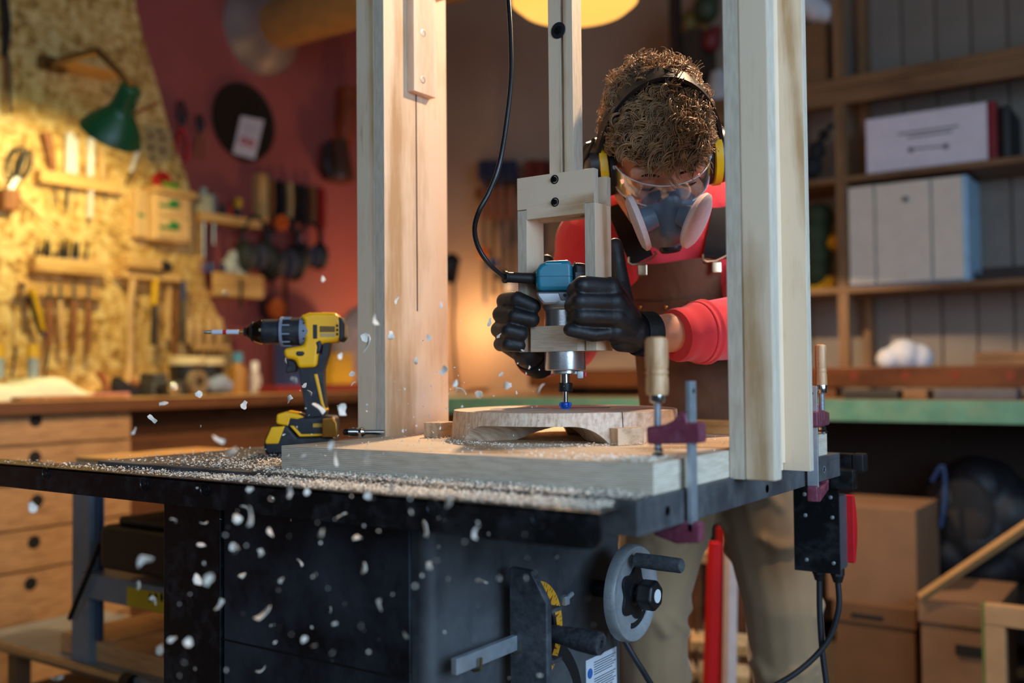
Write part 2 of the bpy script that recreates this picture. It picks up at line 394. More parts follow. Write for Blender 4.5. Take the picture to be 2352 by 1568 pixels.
part('power_cable', MB().tube(bez([(-.052, .80, .640), (-.052, .80, .56), (-.045, .80, .47), (-.02, .80, .30), (.06, .82, .08), (.12, .9, .006), (.5, 1.1, .006)]), .0052, 10), CABLE, saw)
part('motor_cable', MB().tube(bez([(-.019, .80, .640), (-.019, .80, .585), (-.04, .79, .525), (-.09, .76, .47), (-.16, .72, .43), (-.22, .66, .42), (-.265, .6, .44), (-.29, .555, .505), (-.315, .535, .56)]), .0052, 10), CABLE, saw)
# handwheel
HW = Vector((-.262, .483, .647)); hw = MB()
hw.lathe(HW, (1, 0, 0), [(.056, -.006), (.066, -.014), (.074, -.016), (.08, -.012), (.0805, 0), (.077, .006), (.070, .006), (.064, .001), (.056, -.001), (.03, -.001), (.03, -.007), (.056, -.006)], 56)
wheel = part('handwheel', hw, mat('dusty_cast_alu', 'a0a4a6', .42, .45, .15, 60, .15, 300, dust=.45, dustcol='9b9a97', ds=90), saw, 40)
part('wheel_hub', MB().lathe(HW, (1, 0, 0), [(.014, -.072), (.014, -.004), (.031, -.003), (.033, -.0005), (.022, .003), (.014, .008), (.0, .008)], 28), BLKPL, wheel)
lob = []
for i in range(48):
    a = 2*math.pi*i/48; lob.append((HW.y+(.040+.006*math.cos(5*a))*math.cos(a), HW.z+(.040+.006*math.cos(5*a))*math.sin(a)))
part('wheel_star', MB().prism(lob, 'x', HW.x-.002, HW.x+.004, .001), BLKPL, wheel)
hx = [(HW.y+.0265*math.cos(math.pi/3*i+.3), HW.z+.0265*math.sin(math.pi/3*i+.3)) for i in range(6)]
part('clamp_knob', MB().prism(hx, 'x', HW.x+.014, HW.x+.044, .006, 3).cyl(HW, HW+Vector((.016, 0, 0)), .0135), BLKPL, wheel)
part('knob_cap', MB().lathe(HW+Vector((.0435, 0, 0)), (1, 0, 0), [(.0115, 0), (.011, .0016), (0, .0018)], 24), WHITE, wheel)
sl = MB(); a0, a1 = math.radians(-100), math.radians(-25)
sl.prism([(HW.y+q[0], HW.z+q[1]) for q in arc((0, 0), .058, a0, a1, 16)]+[(HW.y+q[0], HW.z+q[1]) for q in arc((0, 0), .049, a1, a0, 16)], 'x', HW.x-.003, HW.x+.0002)
part('wheel_slot', sl, HOLE, wheel)
hp = HW+Vector((.004, -.012, .058)); part('crank_handle', MB().lathe(hp, (1, 0, -.02), [(.007, 0), (.0075, .006), (.0118, .008), (.0125, .05), (.0118, .088), (.010, .091), (0, .091)], 24),
    mat('dusty_grip', '3f4347', .6, 0, .1, 80, .1, 300, dust=.4, dustcol='7b7d7d', ds=150), wheel)
# stickers, slot
sp = [onx(*q, XC) for q in ((1345, 1500), (1415, 1484))]; sl_ = MB()
ST_Y0, ST_Y1, ST_Z = sp[0].y, sp[1].y, sp[1].z
stk = part('warning_sticker', MB().b2((XC, ST_Y0, .38), (XC+.0008, ST_Y1, ST_Z), .0), mat('sticker_white', 'c8ccd2', .5, 0, .03), saw, label='white safety sticker')
INKB = mat('print_blue', '2b62a8', .5, 0, .05); INK = mat('print_grey', '55595f', .6, 0, .05)
for k in range(3):
    z0 = ST_Z-.018-k*.028; part('pictogram', MB().lathe((XC+.0008, ST_Y0+.0125, z0-.006), (1, 0, 0), [(.0085, 0), (.0085, .0004), (0, .0004)], 24), INKB, stk)
    for q in range(6):
        part('print_line', MB().b2((XC+.0008, ST_Y0+.026, z0+.008-q*.004), (XC+.0012, ST_Y1-.004-.006*((q*7) % 3), z0+.0095-q*.004)), INK, stk)
ar = [onx(*q, XC) for q in ((1282, 1488), (1300, 1505), (1318, 1540), (1328, 1580), (1332, 1620))]
part('bevel_slot', MB().strip(bez(ar, 6), (1, 0, 0), .022, .0012), HOLE, cabinet)
pr = onx(1095, 1475, XC)

# ------------------------------------------------------------------ mitre gauge hanging on the cabinet
mg = thing('mitre_gauge', 'grey mitre gauge with yellow degree scale hung on the saw cabinet', 'mitre gauge', (XC+.05, .22, .50))
MGY, MGZ = .216, .634
GA = mat('mitre_casting', '3b3f44', .5, .3, .2, 60, .2, 200, dust=.35, dustcol='8a8d90', ds=50)
f_ = MB(); f_.prism([(XC+.02, MGZ-.10), (XC+.085, MGZ-.10), (XC+.085, MGZ+.052), (XC+.058, MGZ+.095), (XC+.02, MGZ+.097)], 'y', MGY-.018, MGY-.003, .003)
f_.prism([(MGY-.004, MGZ-.085)]+arc((MGY-.004, MGZ), .078, -math.pi/2, math.pi/2, 24), 'x', XC+.045, XC+.053)
for dz in (-.035, .038): f_.b2((XC+.05, MGY-.005, MGZ+dz-.003), (XC+.086, MGY+.022, MGZ+dz+.003), .001)
part('head', f_, GA, mg)
sc = MB(); sc.prism(arc((MGY-.004, MGZ), .0775, -math.pi/2, math.pi/2, 40)+arc((MGY-.004, MGZ), .056, math.pi/2, -math.pi/2, 40), 'x', XC+.053, XC+.0545)
scale = part('degree_scale', sc, mat('scale_yellow', 'c98f1e', .5, 0, .1), mg, label='yellow degree scale')
for k in range(-18, 19):
    a = math.radians(k*4.8); big = k % 3 == 0; r0 = .066 if big else .071
    d = Vector((0, math.cos(a), math.sin(a))); s_ = Vector((0, -math.sin(a), math.cos(a))); o_ = Vector((XC+.0546, MGY-.004, MGZ))
    q = MB()
    if big: q.add([o_+d*.058+s_*.003, o_+d*.058-s_*.003, o_+d*.071, o_+d*.058+s_*.003+Vector((.0003, 0, 0)), o_+d*.058-s_*.003+Vector((.0003, 0, 0)), o_+d*.071+Vector((.0003, 0, 0))], [(0, 1, 2), (3, 4, 5), (0, 1, 4, 3), (1, 2, 5, 4), (2, 0, 3, 5)]); part('arrow_mark', q, mat('scale_red', '7d2a16', .6), scale)
    else: q.strip([o_+d*.071, o_+d*.0765], (1, 0, 0), .0007, .0004); part('tick', q, mat('scale_ink', '1c1408', .6), scale)
part('ring', MB().prism(arc((MGY-.004, MGZ), .055, -math.pi/2, math.pi/2, 30)+arc((MGY-.004, MGZ), .046, math.pi/2, -math.pi/2, 30), 'x', XC+.053, XC+.0595, .001), mat('dark_ring', '17181a', .35, .4), mg)
bar = MB().b2((XC+.024, .055, MGZ-.022), (XC+.034, MGY-.016, MGZ+.0), .0015); part('guide_bar', bar, STEEL, mg)
hb = Vector((XC+.055, MGY+.022, MGZ+.0)); hd_ = Vector((1, -.0, -.05))
part('grip', MB().lathe(hb, hd_, [(.011, .004), (.0115, .012), (.0135, .03), (.0165, .06), (.0172, .085), (.0155, .096), (.006, .097), (.0055, .092), (0, .092)], 28), mat('grip_plastic', '24272c', .5, 0, .1, 80, .1, 300, dust=.25, dustcol='777b80', ds=80), mg)
part('washer', MB().lathe(hb, hd_, [(.016, 0), (.016, .003), (.008, .004), (0, .004)], 28), STEEL, mg)
q_ = Vector((XC+.056, MGY+.078, MGZ+.035)); part('stop_screw', MB().cyl(q_, q_+Vector((.0, .022, .006)), .004).box(q_, (.012, .014, .014), .002), STEEL, mg)
for yy in (.10, .20):
    part('hook', MB().tube([(XC, yy, MGZ-.018), (XC+.03, yy, MGZ-.027), (XC+.04, yy, MGZ-.024), (XC+.041, yy, MGZ-.008)], .0025, 8), mat('brass_hook', '7b6c4a', .4, .8), saw)

# ------------------------------------------------------------------ plywood jig frame
ZT = 2.06
jig = thing('router_jig', 'birch plywood jig frame with tall posts standing on the saw table', 'jig', (-.32, .38, T))
part('base_board', MB().b2((-.638, .053, T+.0003), (-.006, .712, BT), .0008), PLYZ_X, jig)
lp = part('post_web', MB().b2((-.66, .29, T+.0003), (-.6375, .466, ZT), .0008), PLYX, jig)
part('post_flange', MB().b2((-.702, .2895, T+.0003), (-.6605, .3135, ZT), .0008), PLYY, jig)
part('post_flange', MB().b2((-.702, .442, T+.0003), (-.6605, .466, ZT), .0008), PLYY, jig)
part('slot', MB().b2((-.6378, .3755, 1.128), (-.6372, .3785, 1.99)), HOLE, lp)
rw = part('post_web', MB().b2((-.0055, .28, T-.0015), (.0162, .447, ZT), .0008), PLYX, jig)
part('post_flange', MB().b2((.0165, .2795, T-.002), (.0585, .3065, ZT), .003), PLYY, jig)
part('post_flange', MB().b2((.0165, .430, T-.0015), (.0560, .447, ZT), .0008), PLYY, jig)
part('post_lath', MB().b2((.0165, .3068, T+.01), (.0195, .430, ZT)), PLYX, jig)
part('cross_beam', MB().b2((-.702, .30, ZT+.0003), (.0585, .345, ZT+.07), .001), PLYYX, jig)
part('cross_beam', MB().b2((-.702, .41, ZT+.0003), (.0585, .455, ZT+.07), .001), PLYYX, jig)
BIRCH = wood('birch_block', 'e6ccb4', 'd2ae90', 'z', 1.3)
cl = part('guide_block', MB().b2((-.6373, .352, 1.522), (-.6205, .415, 1.705), .001), BIRCH, jig)
part('guide_block', MB().b2((-.6373, .352, 1.708), (-.610, .432, 1.76), .001), BIRCH, jig)
for px, py in ((972, 76), (971, 183)):
    p = onx(px, py, -.6205); part('screw', MB().lathe(p, (1, 0, 0), [(.0068, -.0005), (.0068, .0006), (.005, .0008), (.0045, -.0004), (0, -.0004)], 20), STEEL, cl)

# ------------------------------------------------------------------ sliding carriage with fork
car = thing('router_carriage', 'birch plywood fork carriage on a slotted upright that holds the router', 'carriage', (-.33, .386, 1.049))
u_ = MB(); u_.b2((-.3495, .3735, 1.27), (-.3265, .4035, 2.12), .0006).b2((-.3205, .3735, 1.27), (-.303, .4035, 2.12), .0006)
u_.b2((-.3265, .3735, 1.27), (-.3205, .4035, 1.33))
part('slotted_upright', u_, ply('birch_ply_up', 'y', 'z', pitch=.0028), car)
FX0, FX1 = -.4045, -.2575
part('front_block', MB().prism([(FX0, 1.285), (FX0, 1.3385), (FX1, 1.3385), (FX1, 1.284), (-.2755, 1.284), (-.2755, 1.268), (-.3863, 1.268), (-.3863, 1.285)], 'y', .359, .3733, .0006), PLYYX, car)
part('rear_block', MB().prism([(FX0, 1.285), (FX0, 1.331), (FX1+.001, 1.331), (FX1+.001, 1.284), (-.2755, 1.284), (-.2755, 1.268), (-.3863, 1.268), (-.3863, 1.285)], 'y', .398, .4125, .0006), PLYYX, car)
for x0, x1 in ((FX0, -.3865), (-.2753, -.2563)):
    part('fork_leg', MB().b2((x0, .3592, 1.0492), (x1, .4115, 1.2838), .0006), PLYX, car)
rb = []
for t in range(9):
    a = math.pi*t/8; rb.append((-.331-.055*math.cos(a), .372-.019*math.sin(a)))
rg = MB()
# collar ring: outer rounded plate with a round hole for the motor
no = 48; out_ = []; in_ = []
for i in range(no):
    a = 2*math.pi*i/no; dx, dy = math.cos(a), math.sin(a)
    k = 1/max(abs(dx)/.0548, abs(dy)/.034); k = min(k, .0565); out_.append((-.331+dx*k, .386+dy*k)); in_.append((-.331+dx*.0335, .386+dy*.0335))
V = [(x, y, z) for z in (1.0492, 1.0905) for x, y in out_]+[(x, y, z) for z in (1.0492, 1.0905) for x, y in in_]; Fc = []
for i in range(no):
    j = (i+1) % no; Fc += [(i, j, no+j, no+i), (2*no+i, 3*no+i, 3*no+j, 2*no+j), (i, 2*no+i, 2*no+j, j), (no+i, no+j, 3*no+j, 3*no+i)]
rg.add(V, Fc); part('clamp_collar', rg, ply('ply_collar', 'z', 'x', pitch=.0026), car)
def socket_bolt(par, p, d, s=1.0):
    b = MB().lathe(p, d, [(.0075*s, -.002), (.0075*s, .0006), (.0058*s, .0008), (.0055*s, -.001), (.0045*s, -.001), (.0045*s, .004), (.0025*s, .0042), (.0022*s, .002), (0, .002)], 24)
    return part('bolt', b, BOLT, par)
for px, py in ((1274, 412), (1275, 464)): socket_bolt(car, ony(px, py, .359), (0, -1, 0))
wp = ony(1283, 70, .3735)
part('washer', MB().lathe(wp, (0, -1, 0), [(.0135, 0), (.0135, .0016), (.0125, .002), (.005, .002), (0, .002)], 28), mat('dull_washer', '54585e', .35, .9), car)
socket_bolt(car, wp+Vector((0, -.002, 0)), (0, -1, 0), .95)
# ------------------------------------------------------------------ trim router
AX = Vector((-.331, .386, 0)); RA = Vector((math.cos(math.radians(34.66)), math.sin(math.radians(34.66)), 0)); RB = Vector((-RA.y, RA.x, 0)); ZU = Vector((0, 0, 1))
def loc_frame(o, a=RA, b=RB, c=ZU):
    return Matrix(((a.x, b.x, c.x, o[0]), (a.y, b.y, c.y, o[1]), (a.z, b.z, c.z, o[2]), (0, 0, 0, 1)))
ro = thing('trim_router', 'teal and silver trim router clamped in the plywood fork', 'router', (AX.x, AX.y, .953))
TEAL = mat('router_teal', '0a6f86', .36, 0, .06, 30, .03, 300)
RM = loc_frame((AX.x, AX.y, 0))
def rbox(lo, hi, bev, seg=4): return MB(RM).b2(lo, hi, bev, seg)
h_ = MB(RM)
pf = [(-.047, 1.160), (-.047, 1.180), (-.040, 1.190), (-.028, 1.1955), (.004, 1.1965), (.012, 1.193), (.0135, 1.146), (-.045, 1.146)]
h_.prism(pf, 'y', -.034, .034, .008, 4)
head_ = part('housing_head', h_, TEAL, ro, 50)
part('housing_seam', MB(RM).b2((-.0475, -.0345, 1.1695), (.013, .0345, 1.1702), .0), mat('seam_teal', '06323c', .5), head_)
part('housing_glint', MB(RM).b2((-.032, -.0348, 1.1893), (-.006, -.0338, 1.1903)), mat('teal_glint', '8fb9c0', .3), head_)  # pale strip paints a highlight onto the teal head
b_ = MB(RM)
b_.prism([(.013, 1.146), (.013, 1.193), (.03, 1.191), (.052, 1.184), (.058, 1.17), (.058, 1.146)], 'y', -.034, .034, .008, 3)
back_ = part('motor_housing', b_, BLKPL, ro, 50)
for k in range(8):
    x = .0155+k*.0045; part('vent_rib', MB(RM).box((x, 0, 1.189-k*.0008), (.0018, .056, .009), .0006), BLKPL, back_)
part('badge', MB(RM).b2((.016, -.0352, 1.158), (.05, -.0338, 1.176), .0005), mat('dark_badge', '15181b', .3), back_)
part('badge_mark', MB(RM).b2((.018, -.0358, 1.164), (.033, -.0351, 1.1665), 0), WHITE, back_)
part('badge_dial', MB().lathe(RM @ Vector((.0215, -.0351, 1.1575)), -RB, [(.0032, 0), (.003, .0008), (0, .0008)], 16), WHITE, back_)
GREYM = mat('silver_paint', '9b9da0', .32, .75, .08, 40, .04, 300)
c_ = MB(RM); c_.prism([(-.046, 1.1455), (-.046, 1.137), (-.036, 1.124), (.042, 1.124), (.05, 1.137), (.05, 1.1455)], 'y', -.0335, .0335, .006, 3)
c_.lathe((0, 0, 0), (0, 0, 1), [(.036, 1.130), (.036, 1.121), (.0345, 1.1195), (.034, 1.116)], 36)
shoulder = part('silver_shoulder', c_, GREYM, ro, 45)
nt = MB(RM); nt.prism([(-.012, 1.144), (.010, 1.144), (.006, 1.132), (-.001, 1.128), (-.008, 1.132)], 'y', -.0345, -.0325, .001)
part('screw_pocket', nt, mat('pocket_dark', '5c6064', .3, .8), shoulder)
part('pocket_screw', MB().lathe(RM @ Vector((-.001, -.0347, 1.139)), -RB, [(.0028, 0), (.0026, .001), (0, .001)], 14), BOLT, shoulder)
part('motor_can', MB().lathe((AX.x, AX.y, 0), (0, 0, 1), [(.0325, 1.02), (.0325, 1.118), (0, 1.118)], 44), ALU, ro, 40)
d_ = MB().lathe((AX.x, AX.y, 0), (0, 0, 1), [(.0338, 1.0488), (.0338, 1.0205), (.0325, 1.0185), (.024, 1.0183), (.024, 1.0135), (.0225, 1.0125), (.012, 1.0122), (0, 1.0122)], 44)
base_ = part('base_sleeve', d_, ALU, ro, 35)
lv = MB(RM).box((.0235, -.016, 1.011), (.011, .012, .013), .003).box((.0135, -.015, 1.0145), (.012, .008, .005), .001)
part('lock_lever', lv, mat('lever_grey', 'b9bcc0', .4, .2), base_)
part('lever_button', MB(RM).box((.0315, -.016, 1.011), (.005, .011, .009), .0015), REDPL, base_)
part('spindle', MB().lathe((AX.x, AX.y, 0), (0, 0, 1), [(.0078, 1.0122), (.0078, .998), (.007, .997), (0, .997)], 24), CHROME, ro)
part('collet_nut', MB().lathe((AX.x, AX.y, 0), (0, 0, 1), [(.0085, .9985), (.0118, .9975), (.0118, .9855), (.0105, .9838), (.004, .9836), (0, .9836)], 6*4), mat('nut_black', '1d2125', .4, .3), ro)
part('bit_shank', MB().lathe((AX.x, AX.y, 0), (0, 0, 1), [(.0041, .985), (.0041, .966), (0, .966)], 18), CHROME, ro)
bt = MB()
for k in range(2):
    a = k*math.pi+.5; R_ = Matrix.Translation((AX.x, AX.y, 0)) @ Matrix.Rotation(a, 4, 'Z'); bt.M = R_
    bt.prism([(0, .967), (.0098, .966), (.0105, .962), (.0058, .9545), (0, .9535)], 'y', -.0024, .0026, .0006)
bt.M = None; bt.lathe((AX.x, AX.y, 0), (0, 0, 1), [(.0044, .9668), (.0068, .9655), (.0072, .962), (.0042, .9545), (0, .954)], 20)
part('cutter', fuse(bt, .0006, 2), mat('cutter_blue', '0f4fb5', .35, .1, .06), ro, 40)
sp0 = RM @ Vector((-.044, -.004, 1.1685)); sp1 = at(1158, 636, 1.60)
d = (sp1-sp0)
part('cord_sleeve', MB().lathe(sp0, d, [(.0125, -.004), (.0128, .004), (.0095, .008), (.0086, d.length*.5), (.0084, d.length-.006), (.0098, d.length-.004), (.0098, d.length), (.0042, d.length), (0, d.length)], 24), RUBBER, ro)
cp = [sp1-d.normalized()*.01, sp1, at(1122, 604, 1.58), at(1098, 566, 1.57), at(1090, 525, 1.56), at(1100, 485, 1.55), at(1124, 440, 1.55), at(1146, 380, 1.55), at(1162, 290, 1.56), at(1174, 180, 1.57), at(1173, 80, 1.58), at(1168, 0, 1.59), at(1160, -120, 1.62), at(1150, -260, 1.68)]
part('power_cord', MB().tube(bez(cp, 8), .0041, 12), mat('cord_black', '101113', .32, 0, .1, 60, .05, 200), ro)

# ------------------------------------------------------------------ carved stool seat and stops
SC = Vector((-.346, .408, BT)); SH = .0485; cam_ang = math.degrees(math.atan2(CAM.y-SC.y, CAM.x-SC.x))
def seat_bottom(phi):
    best = 0
    for lc, hw_ in ((36, 15.5), (-84, 26.0), (156, 22.0)):
        dd = abs((phi-lc+180) % 360-180)-hw_; t = max(0.0, min(1.0, dd/19.0)); best = 1-(1-t)**2.6 if lc == 36 else min(best, 1-(1-t)**2.6)
    return .0003+.0275*best
na, nr = 180, 14; V = []; Fc = []
def rt(z): return .184+.005*(1-z/SH)
for j in range(nr+1):                       # top surface
    f = j/nr; r = .184*f
    z = SH-.0025*max(0, 1-(r/.12)**2)*0
    for i in range(na): 
        a = math.radians(cam_ang+360*i/na); V.append(SC+Vector((r*math.cos(a), r*math.sin(a), z-(0 if f < .995 else .0008))))
nt_ = len(V)
for j in range(1, 9):                       # rim
    for i in range(na):
        phi = 360*i/na; a = math.radians(cam_ang+phi); zb = seat_bottom(phi); z = SH+(zb-SH)*j/8; r = rt(z)
        V.append(SC+Vector((r*math.cos(a), r*math.sin(a), z)))
nb_ = len(V)
for j in range(nr-1, -1, -1):               # underside
    f = j/nr
    for i in range(na):
        phi = 360*i/na; a = math.radians(cam_ang+phi); zb = seat_bottom(phi); r = .184*f
        z = zb+(.022-zb)*max(0, 1-f/.45)**.6 if zb < .022 else zb
        V.append(SC+Vector((r*math.cos(a), r*math.sin(a), z)))
rows = len(V)//na
for j in range(rows-1):
    for i in range(na):
        k = (i+1) % na; Fc.append((j*na+i, j*na+k, (j+1)*na+k, (j+1)*na+i))
ASH = NT('ash_seat'); v_ = ASH.mapping((1, .16, 1), rot=(0, 0, .62))
w_ = ASH.noise(ASH.mapping((1, .05, .22), rot=(.30, .45, .9)), 260, 3, .5, .1)
fn = ASH.noise(v_, 170, 3); ff = ASH.math('ADD', ASH.math('MULTIPLY', w_, .75), ASH.math('MULTIPLY', fn, .35))
ASH.out(Base_Color=ASH.ramp(ff, [(.38, 'c2a184'), (.64, 'ead3ba')]), Roughness=.5, Specular_IOR_Level=.3); ASH.bump(fn, .1, .0006)
st = thing('stool_seat', 'round carved ash stool seat lying under the router bit', 'stool seat', SC)
q = MB(); q.add(V, Fc); seat = part('seat_disc', q, ASH.m, st, 50)
PENC = mat('pencil_line', '3a2820', .7)
for phi in (27.6, 51.0):
    a = math.radians(cam_ang+phi); zb = seat_bottom(phi)
    pts = [SC+Vector(((rt(z)+.0003)*math.cos(a+.004*math.sin(z*200)), (rt(z)+.0003)*math.sin(a), z)) for z in [SH-(SH-zb)*i/8 for i in range(9)]]
    part('pencil_mark', MB().strip(pts, (math.cos(a), math.sin(a), 0), .0011, .0006), PENC, seat)
pk = MB()
for i in range(9): pass
gr = [SC+Vector((.02+.12*i/18, -.01+.035*i/18, SH+.0004)) for i in range(19)]
part('routed_recess', MB().strip([SC+RA*(.005+.07*i/10)+RB*(.015-.01*i/10)+ZU*(SH+.0004) for i in range(11)], (0, 0, 1), .02, .0006), mat('fresh_cut', '5c5049', .7, 0, .5, 300), seat)
part('routed_recess', MB().strip([SC+RA*(-.12+.09*i/10)+RB*(.0-.005*math.sin(i*.3))+ZU*(SH+.0004) for i in range(11)], (0, 0, 1), .05, .0006), mat('fresh_cut_light', '9a8a86', .7, 0, .3, 120), seat)
ASHB = wood('ash_block', 'd9bd9c', 'ab8a68', 'y', 1.5)
def obox(name, c, size, ang, m, label, cat, group=None, bev=.001):
    return one(name, MB().box(c, size, bev, Matrix.Rotation(math.radians(ang), 3, 'Z')), m, label, cat, group)
p = onz(1409, 1024, BT+.0003)
obox('stop_block', (-.1835, .312, BT+.0003+.0125), (.046, .036, .025), 62, ASHB, 'small pale wood stop block against the front right of the seat', 'wood block', 'stop blocks around the seat')
obox('stop_block', (-.548, .330, BT+.0003+.0125), (.034, .05, .025), 4, ASHB, 'small wood stop block at the left end of the seat', 'wood block', 'stop blocks around the seat')
obox('guide_strip', (-.145, .607, BT+.0003+.012), (.27, .032, .024), -4, PINE, 'orange pine strip lying behind the seat beside the right post', 'wood strip')

# ------------------------------------------------------------------ F-clamps
def f_clamp(x, y, bar_top, bar_bot, z_foot, z_slide, arm, label, s=1.0, hs=1.0, ang=0.0):
    th = thing('bar_clamp', label, 'clamp', (x, y, bar_bot-.03)); M_ = Matrix.Translation((x, y, 0)) @ Matrix.Rotation(ang, 4, 'Z'); 
    b = MB(M_); b.b2((-.0035, -.0085, bar_bot-.01), (.0035, .0085, bar_top), .001); part('bar', b, STEEL, th)
    part('bar_hole', MB(M_).cyl((.0030, 0, bar_top-.012), (.0039, 0, bar_top-.012), .003), HOLE, th)
    lo = MB(M_); lo.prism([(.012, bar_bot+.002), (.012, bar_bot-.022), (-.02, bar_bot-.026), (-arm-.004, bar_bot-.018), (-arm-.008, bar_bot-.006), (-arm+.012, bar_bot-.004), (-.022, bar_bot-.004), (-.012, bar_bot+.004)], 'y', -.0085, .0085, .003)
    lo.box((-arm, 0, bar_bot-.004), (.020, .017, .008), .002); part('fixed_jaw', lo, PURPLE, th)
    sj = MB(M_); sj.prism([(.015, z_slide+.012), (.016, z_slide-.012), (-.008, z_slide-.014), (-arm-.01, z_slide-.016), (-arm-.011, z_slide+.006), (-arm+.008, z_slide+.008), (-.018, z_slide+.016), (-.012, z_slide+.026), (-.003, z_slide+.024), (0, z_slide+.013)], 'y', -.011, .011, .003)
    part('sliding_jaw', sj, PURPLE, th)
    M2 = M_ @ Matrix.Translation((-arm, 0, 0))
    top_z = z_foot+.094*s
    sc_ = [(0, z_foot)]; prof = [(.0001, z_foot+.004)]; z = z_foot+.004; k = 0
    while z < top_z: prof += [(.0043, z), (.0052, z+.0009), (.0043, z+.0018)]; z += .0022
    prof += [(.0001, z)]
    scp = part('screw', MB(M2).lathe((0, 0, 0), (0, 0, 1), prof, 14), STEEL, th, 60)
    part('swivel_foot', MB(M2).lathe((0, 0, z_foot), (0, 0, 1), [(.0085, 0), (.0085, .003), (.006, .006), (.0065, .010), (.003, .014), (0, .014)], 20), CHROME, scp)
    part('ferrule', MB(M2).lathe((0, 0, top_z), (0, 0, 1), [(.008, -.002), (.0095, 0), (.0095, .011), (.0085, .014), (0, .014)], 24), CHROME, th)
    hn = 40; HB = []; HF = []; pr_ = [(.0125, .010), (.0135, .018), (.0132, .040), (.0122, .042), (.0122, .0435), (.0132, .0455), (.0132, .050), (.0122, .052), (.0122, .0535), (.0132, .0555), (.0136, .07), (.0132, .100), (.0115, .106), (.006, .108), (0, .108)]
    mm = MB(M2)
    for r, hh in pr_:
        for i in range(hn):
            a = 2*math.pi*i/hn; rr = r*(1-.05*max(0, math.cos(10*a))**4)*(.92+.08*math.cos(10*a)*.3); HB.append((rr*hs*math.cos(a), rr*hs*math.sin(a), top_z+hh*s))
    for j in range(len(pr_)-1):
        for i in range(hn): HF.append((j*hn+i, j*hn+(i+1) % hn, (j+1)*hn+(i+1) % hn, (j+1)*hn+i))
    HF.append(tuple(range(hn))[::-1]); mm.add(HB, HF); part('wooden_handle', mm, BEECH, th, 40)
    return th
f_clamp(.0078, .130, 1.003, .829, BT+.0005, .940, .046, 'F-clamp with wooden handle on the near corner of the jig board', .75, 1.18)
f_clamp(.0125, .577, .99, .829, BT+.0005, .937, .118, 'F-clamp with wooden handle beyond the tall right post', .75, .78, math.radians(-80))

# ------------------------------------------------------------------ cordless drill
DB = onz(690, 1041, T+.0003); dr = thing('cordless_drill', 'yellow and black cordless drill standing left of the jig board', 'drill', DB)
DS = 1.04; ang = math.radians(34.66+3); da = Vector((math.cos(ang), math.sin(ang), 0)); DM = loc_frame(DB, da*DS, Vector((-da.y, da.x, 0))*DS, ZU*DS)
DBLK = mat('drill_black', '191b20', .5, 0, .15, 60, .1, 300, dust=.12, dustcol='6f7480', ds=60)
PX = 2287/1.83/DS                                          # photo pixels per local unit at the drill
def D(px, py): return ((px-690)/PX, (1041-py)/PX)
def dp(pts): return [D(*q) for q in pts]
def drill_prism(name, pts, w, m, bev, par, off=0): 
    return part(name, MB(DM).prism(dp(pts), 'y', off-w/2, off+w/2, bev, 3), m, par, 45)
body = drill_prism('body_shell', [(693, 748), (722, 742), (770, 743), (782, 762), (783, 795), (770, 805), (738, 808), (733, 826), (729, 858), (690, 860), (684, 842), (662, 838), (659, 818), (700, 812), (704, 800), (702, 760)], .054, YEL, .008, dr)
drill_prism('rear_cap', [(776, 750), (782, 754), (788, 768), (788, 796), (778, 806), (776, 800)], .056, DBLK, .008, dr)
hnd = drill_prism('handle', [(690, 858), (728, 856), (733, 826), (738, 830), (742, 800), (757, 800), (752, 830), (742, 862), (742, 890), (747, 952), (744, 968), (706, 966), (701, 930), (694, 890)], .038, DBLK, .010, dr)
drill_prism('handle_stripe', [(722, 872), (730, 872), (742, 930), (748, 950), (744, 952), (736, 934)], .040, YEL, .002, hnd)
drill_prism('grip_inset', [(726, 805), (738, 800), (740, 812), (736, 826), (728, 832), (730, 815)], .056, DBLK, .003, body)
drill_prism('side_inset', [(722, 768), (731, 768), (731, 798), (722, 798)], .0565, DBLK, .001, body)
drill_prism('top_hump', [(700, 747), (712, 741), (730, 744), (742, 741), (768, 742), (774, 748), (760, 754), (704, 754)], .040, YEL, .004, body)
drill_prism('brand_plate', [(736, 771), (768, 772), (768, 784), (736, 784)], .0555, mat('plate_print', '6b4a12', .5), .0005, body)
drill_prism('lower_plate', [(736, 786), (768, 787), (768, 794), (738, 794)], .0555, mat('plate_silver', 'b49a6a', .4), .0005, body)
for k in range(3): drill_prism('vent', [(771, 768+k*9), (775, 768+k*9), (775, 773+k*9), (771, 773+k*9)], .0595, HOLE, .0003, body)
drill_prism('direction_switch', [(688, 824), (702, 824), (705, 829), (700, 834), (689, 834), (686, 829)], .058, DBLK, .002, body)
tg = drill_prism('trigger', [(664, 840), (684, 842), (686, 856), (682, 868), (662, 871), (660, 862), (665, 855)], .022, DBLK, .004, dr)
ft = drill_prism('battery_mount', [(650, 954), (668, 951), (690, 955), (708, 962), (748, 960), (768, 962), (770, 985), (768, 1003), (695, 1004), (672, 985), (646, 976)], .062, DBLK, .006, dr)
drill_prism('mount_trim', [(646, 956), (666, 950), (690, 955), (706, 963), (690, 968), (676, 966), (672, 982), (645, 976)], .064, YEL, .004, ft)
drill_prism('mount_stripe', [(674, 980), (682, 980), (698, 998), (762, 997), (762, 1002), (694, 1003)], .0645, YEL, .001, ft)
bat = drill_prism('battery', [(634, 980), (668, 978), (690, 1004), (768, 1003), (768, 1040), (628, 1040), (620, 1030), (622, 1008)], .072, DBLK, .006, dr)
drill_prism('battery_label', [(636, 982), (666, 980), (652, 1018), (624, 1018), (624, 1010)], .074, YEL, .003, bat)
drill_prism('print', [(722, 976), (746, 976), (746, 984), (722, 984)], .0635, mat('print_yellow', 'c99a2a', .5), .0003, ft)
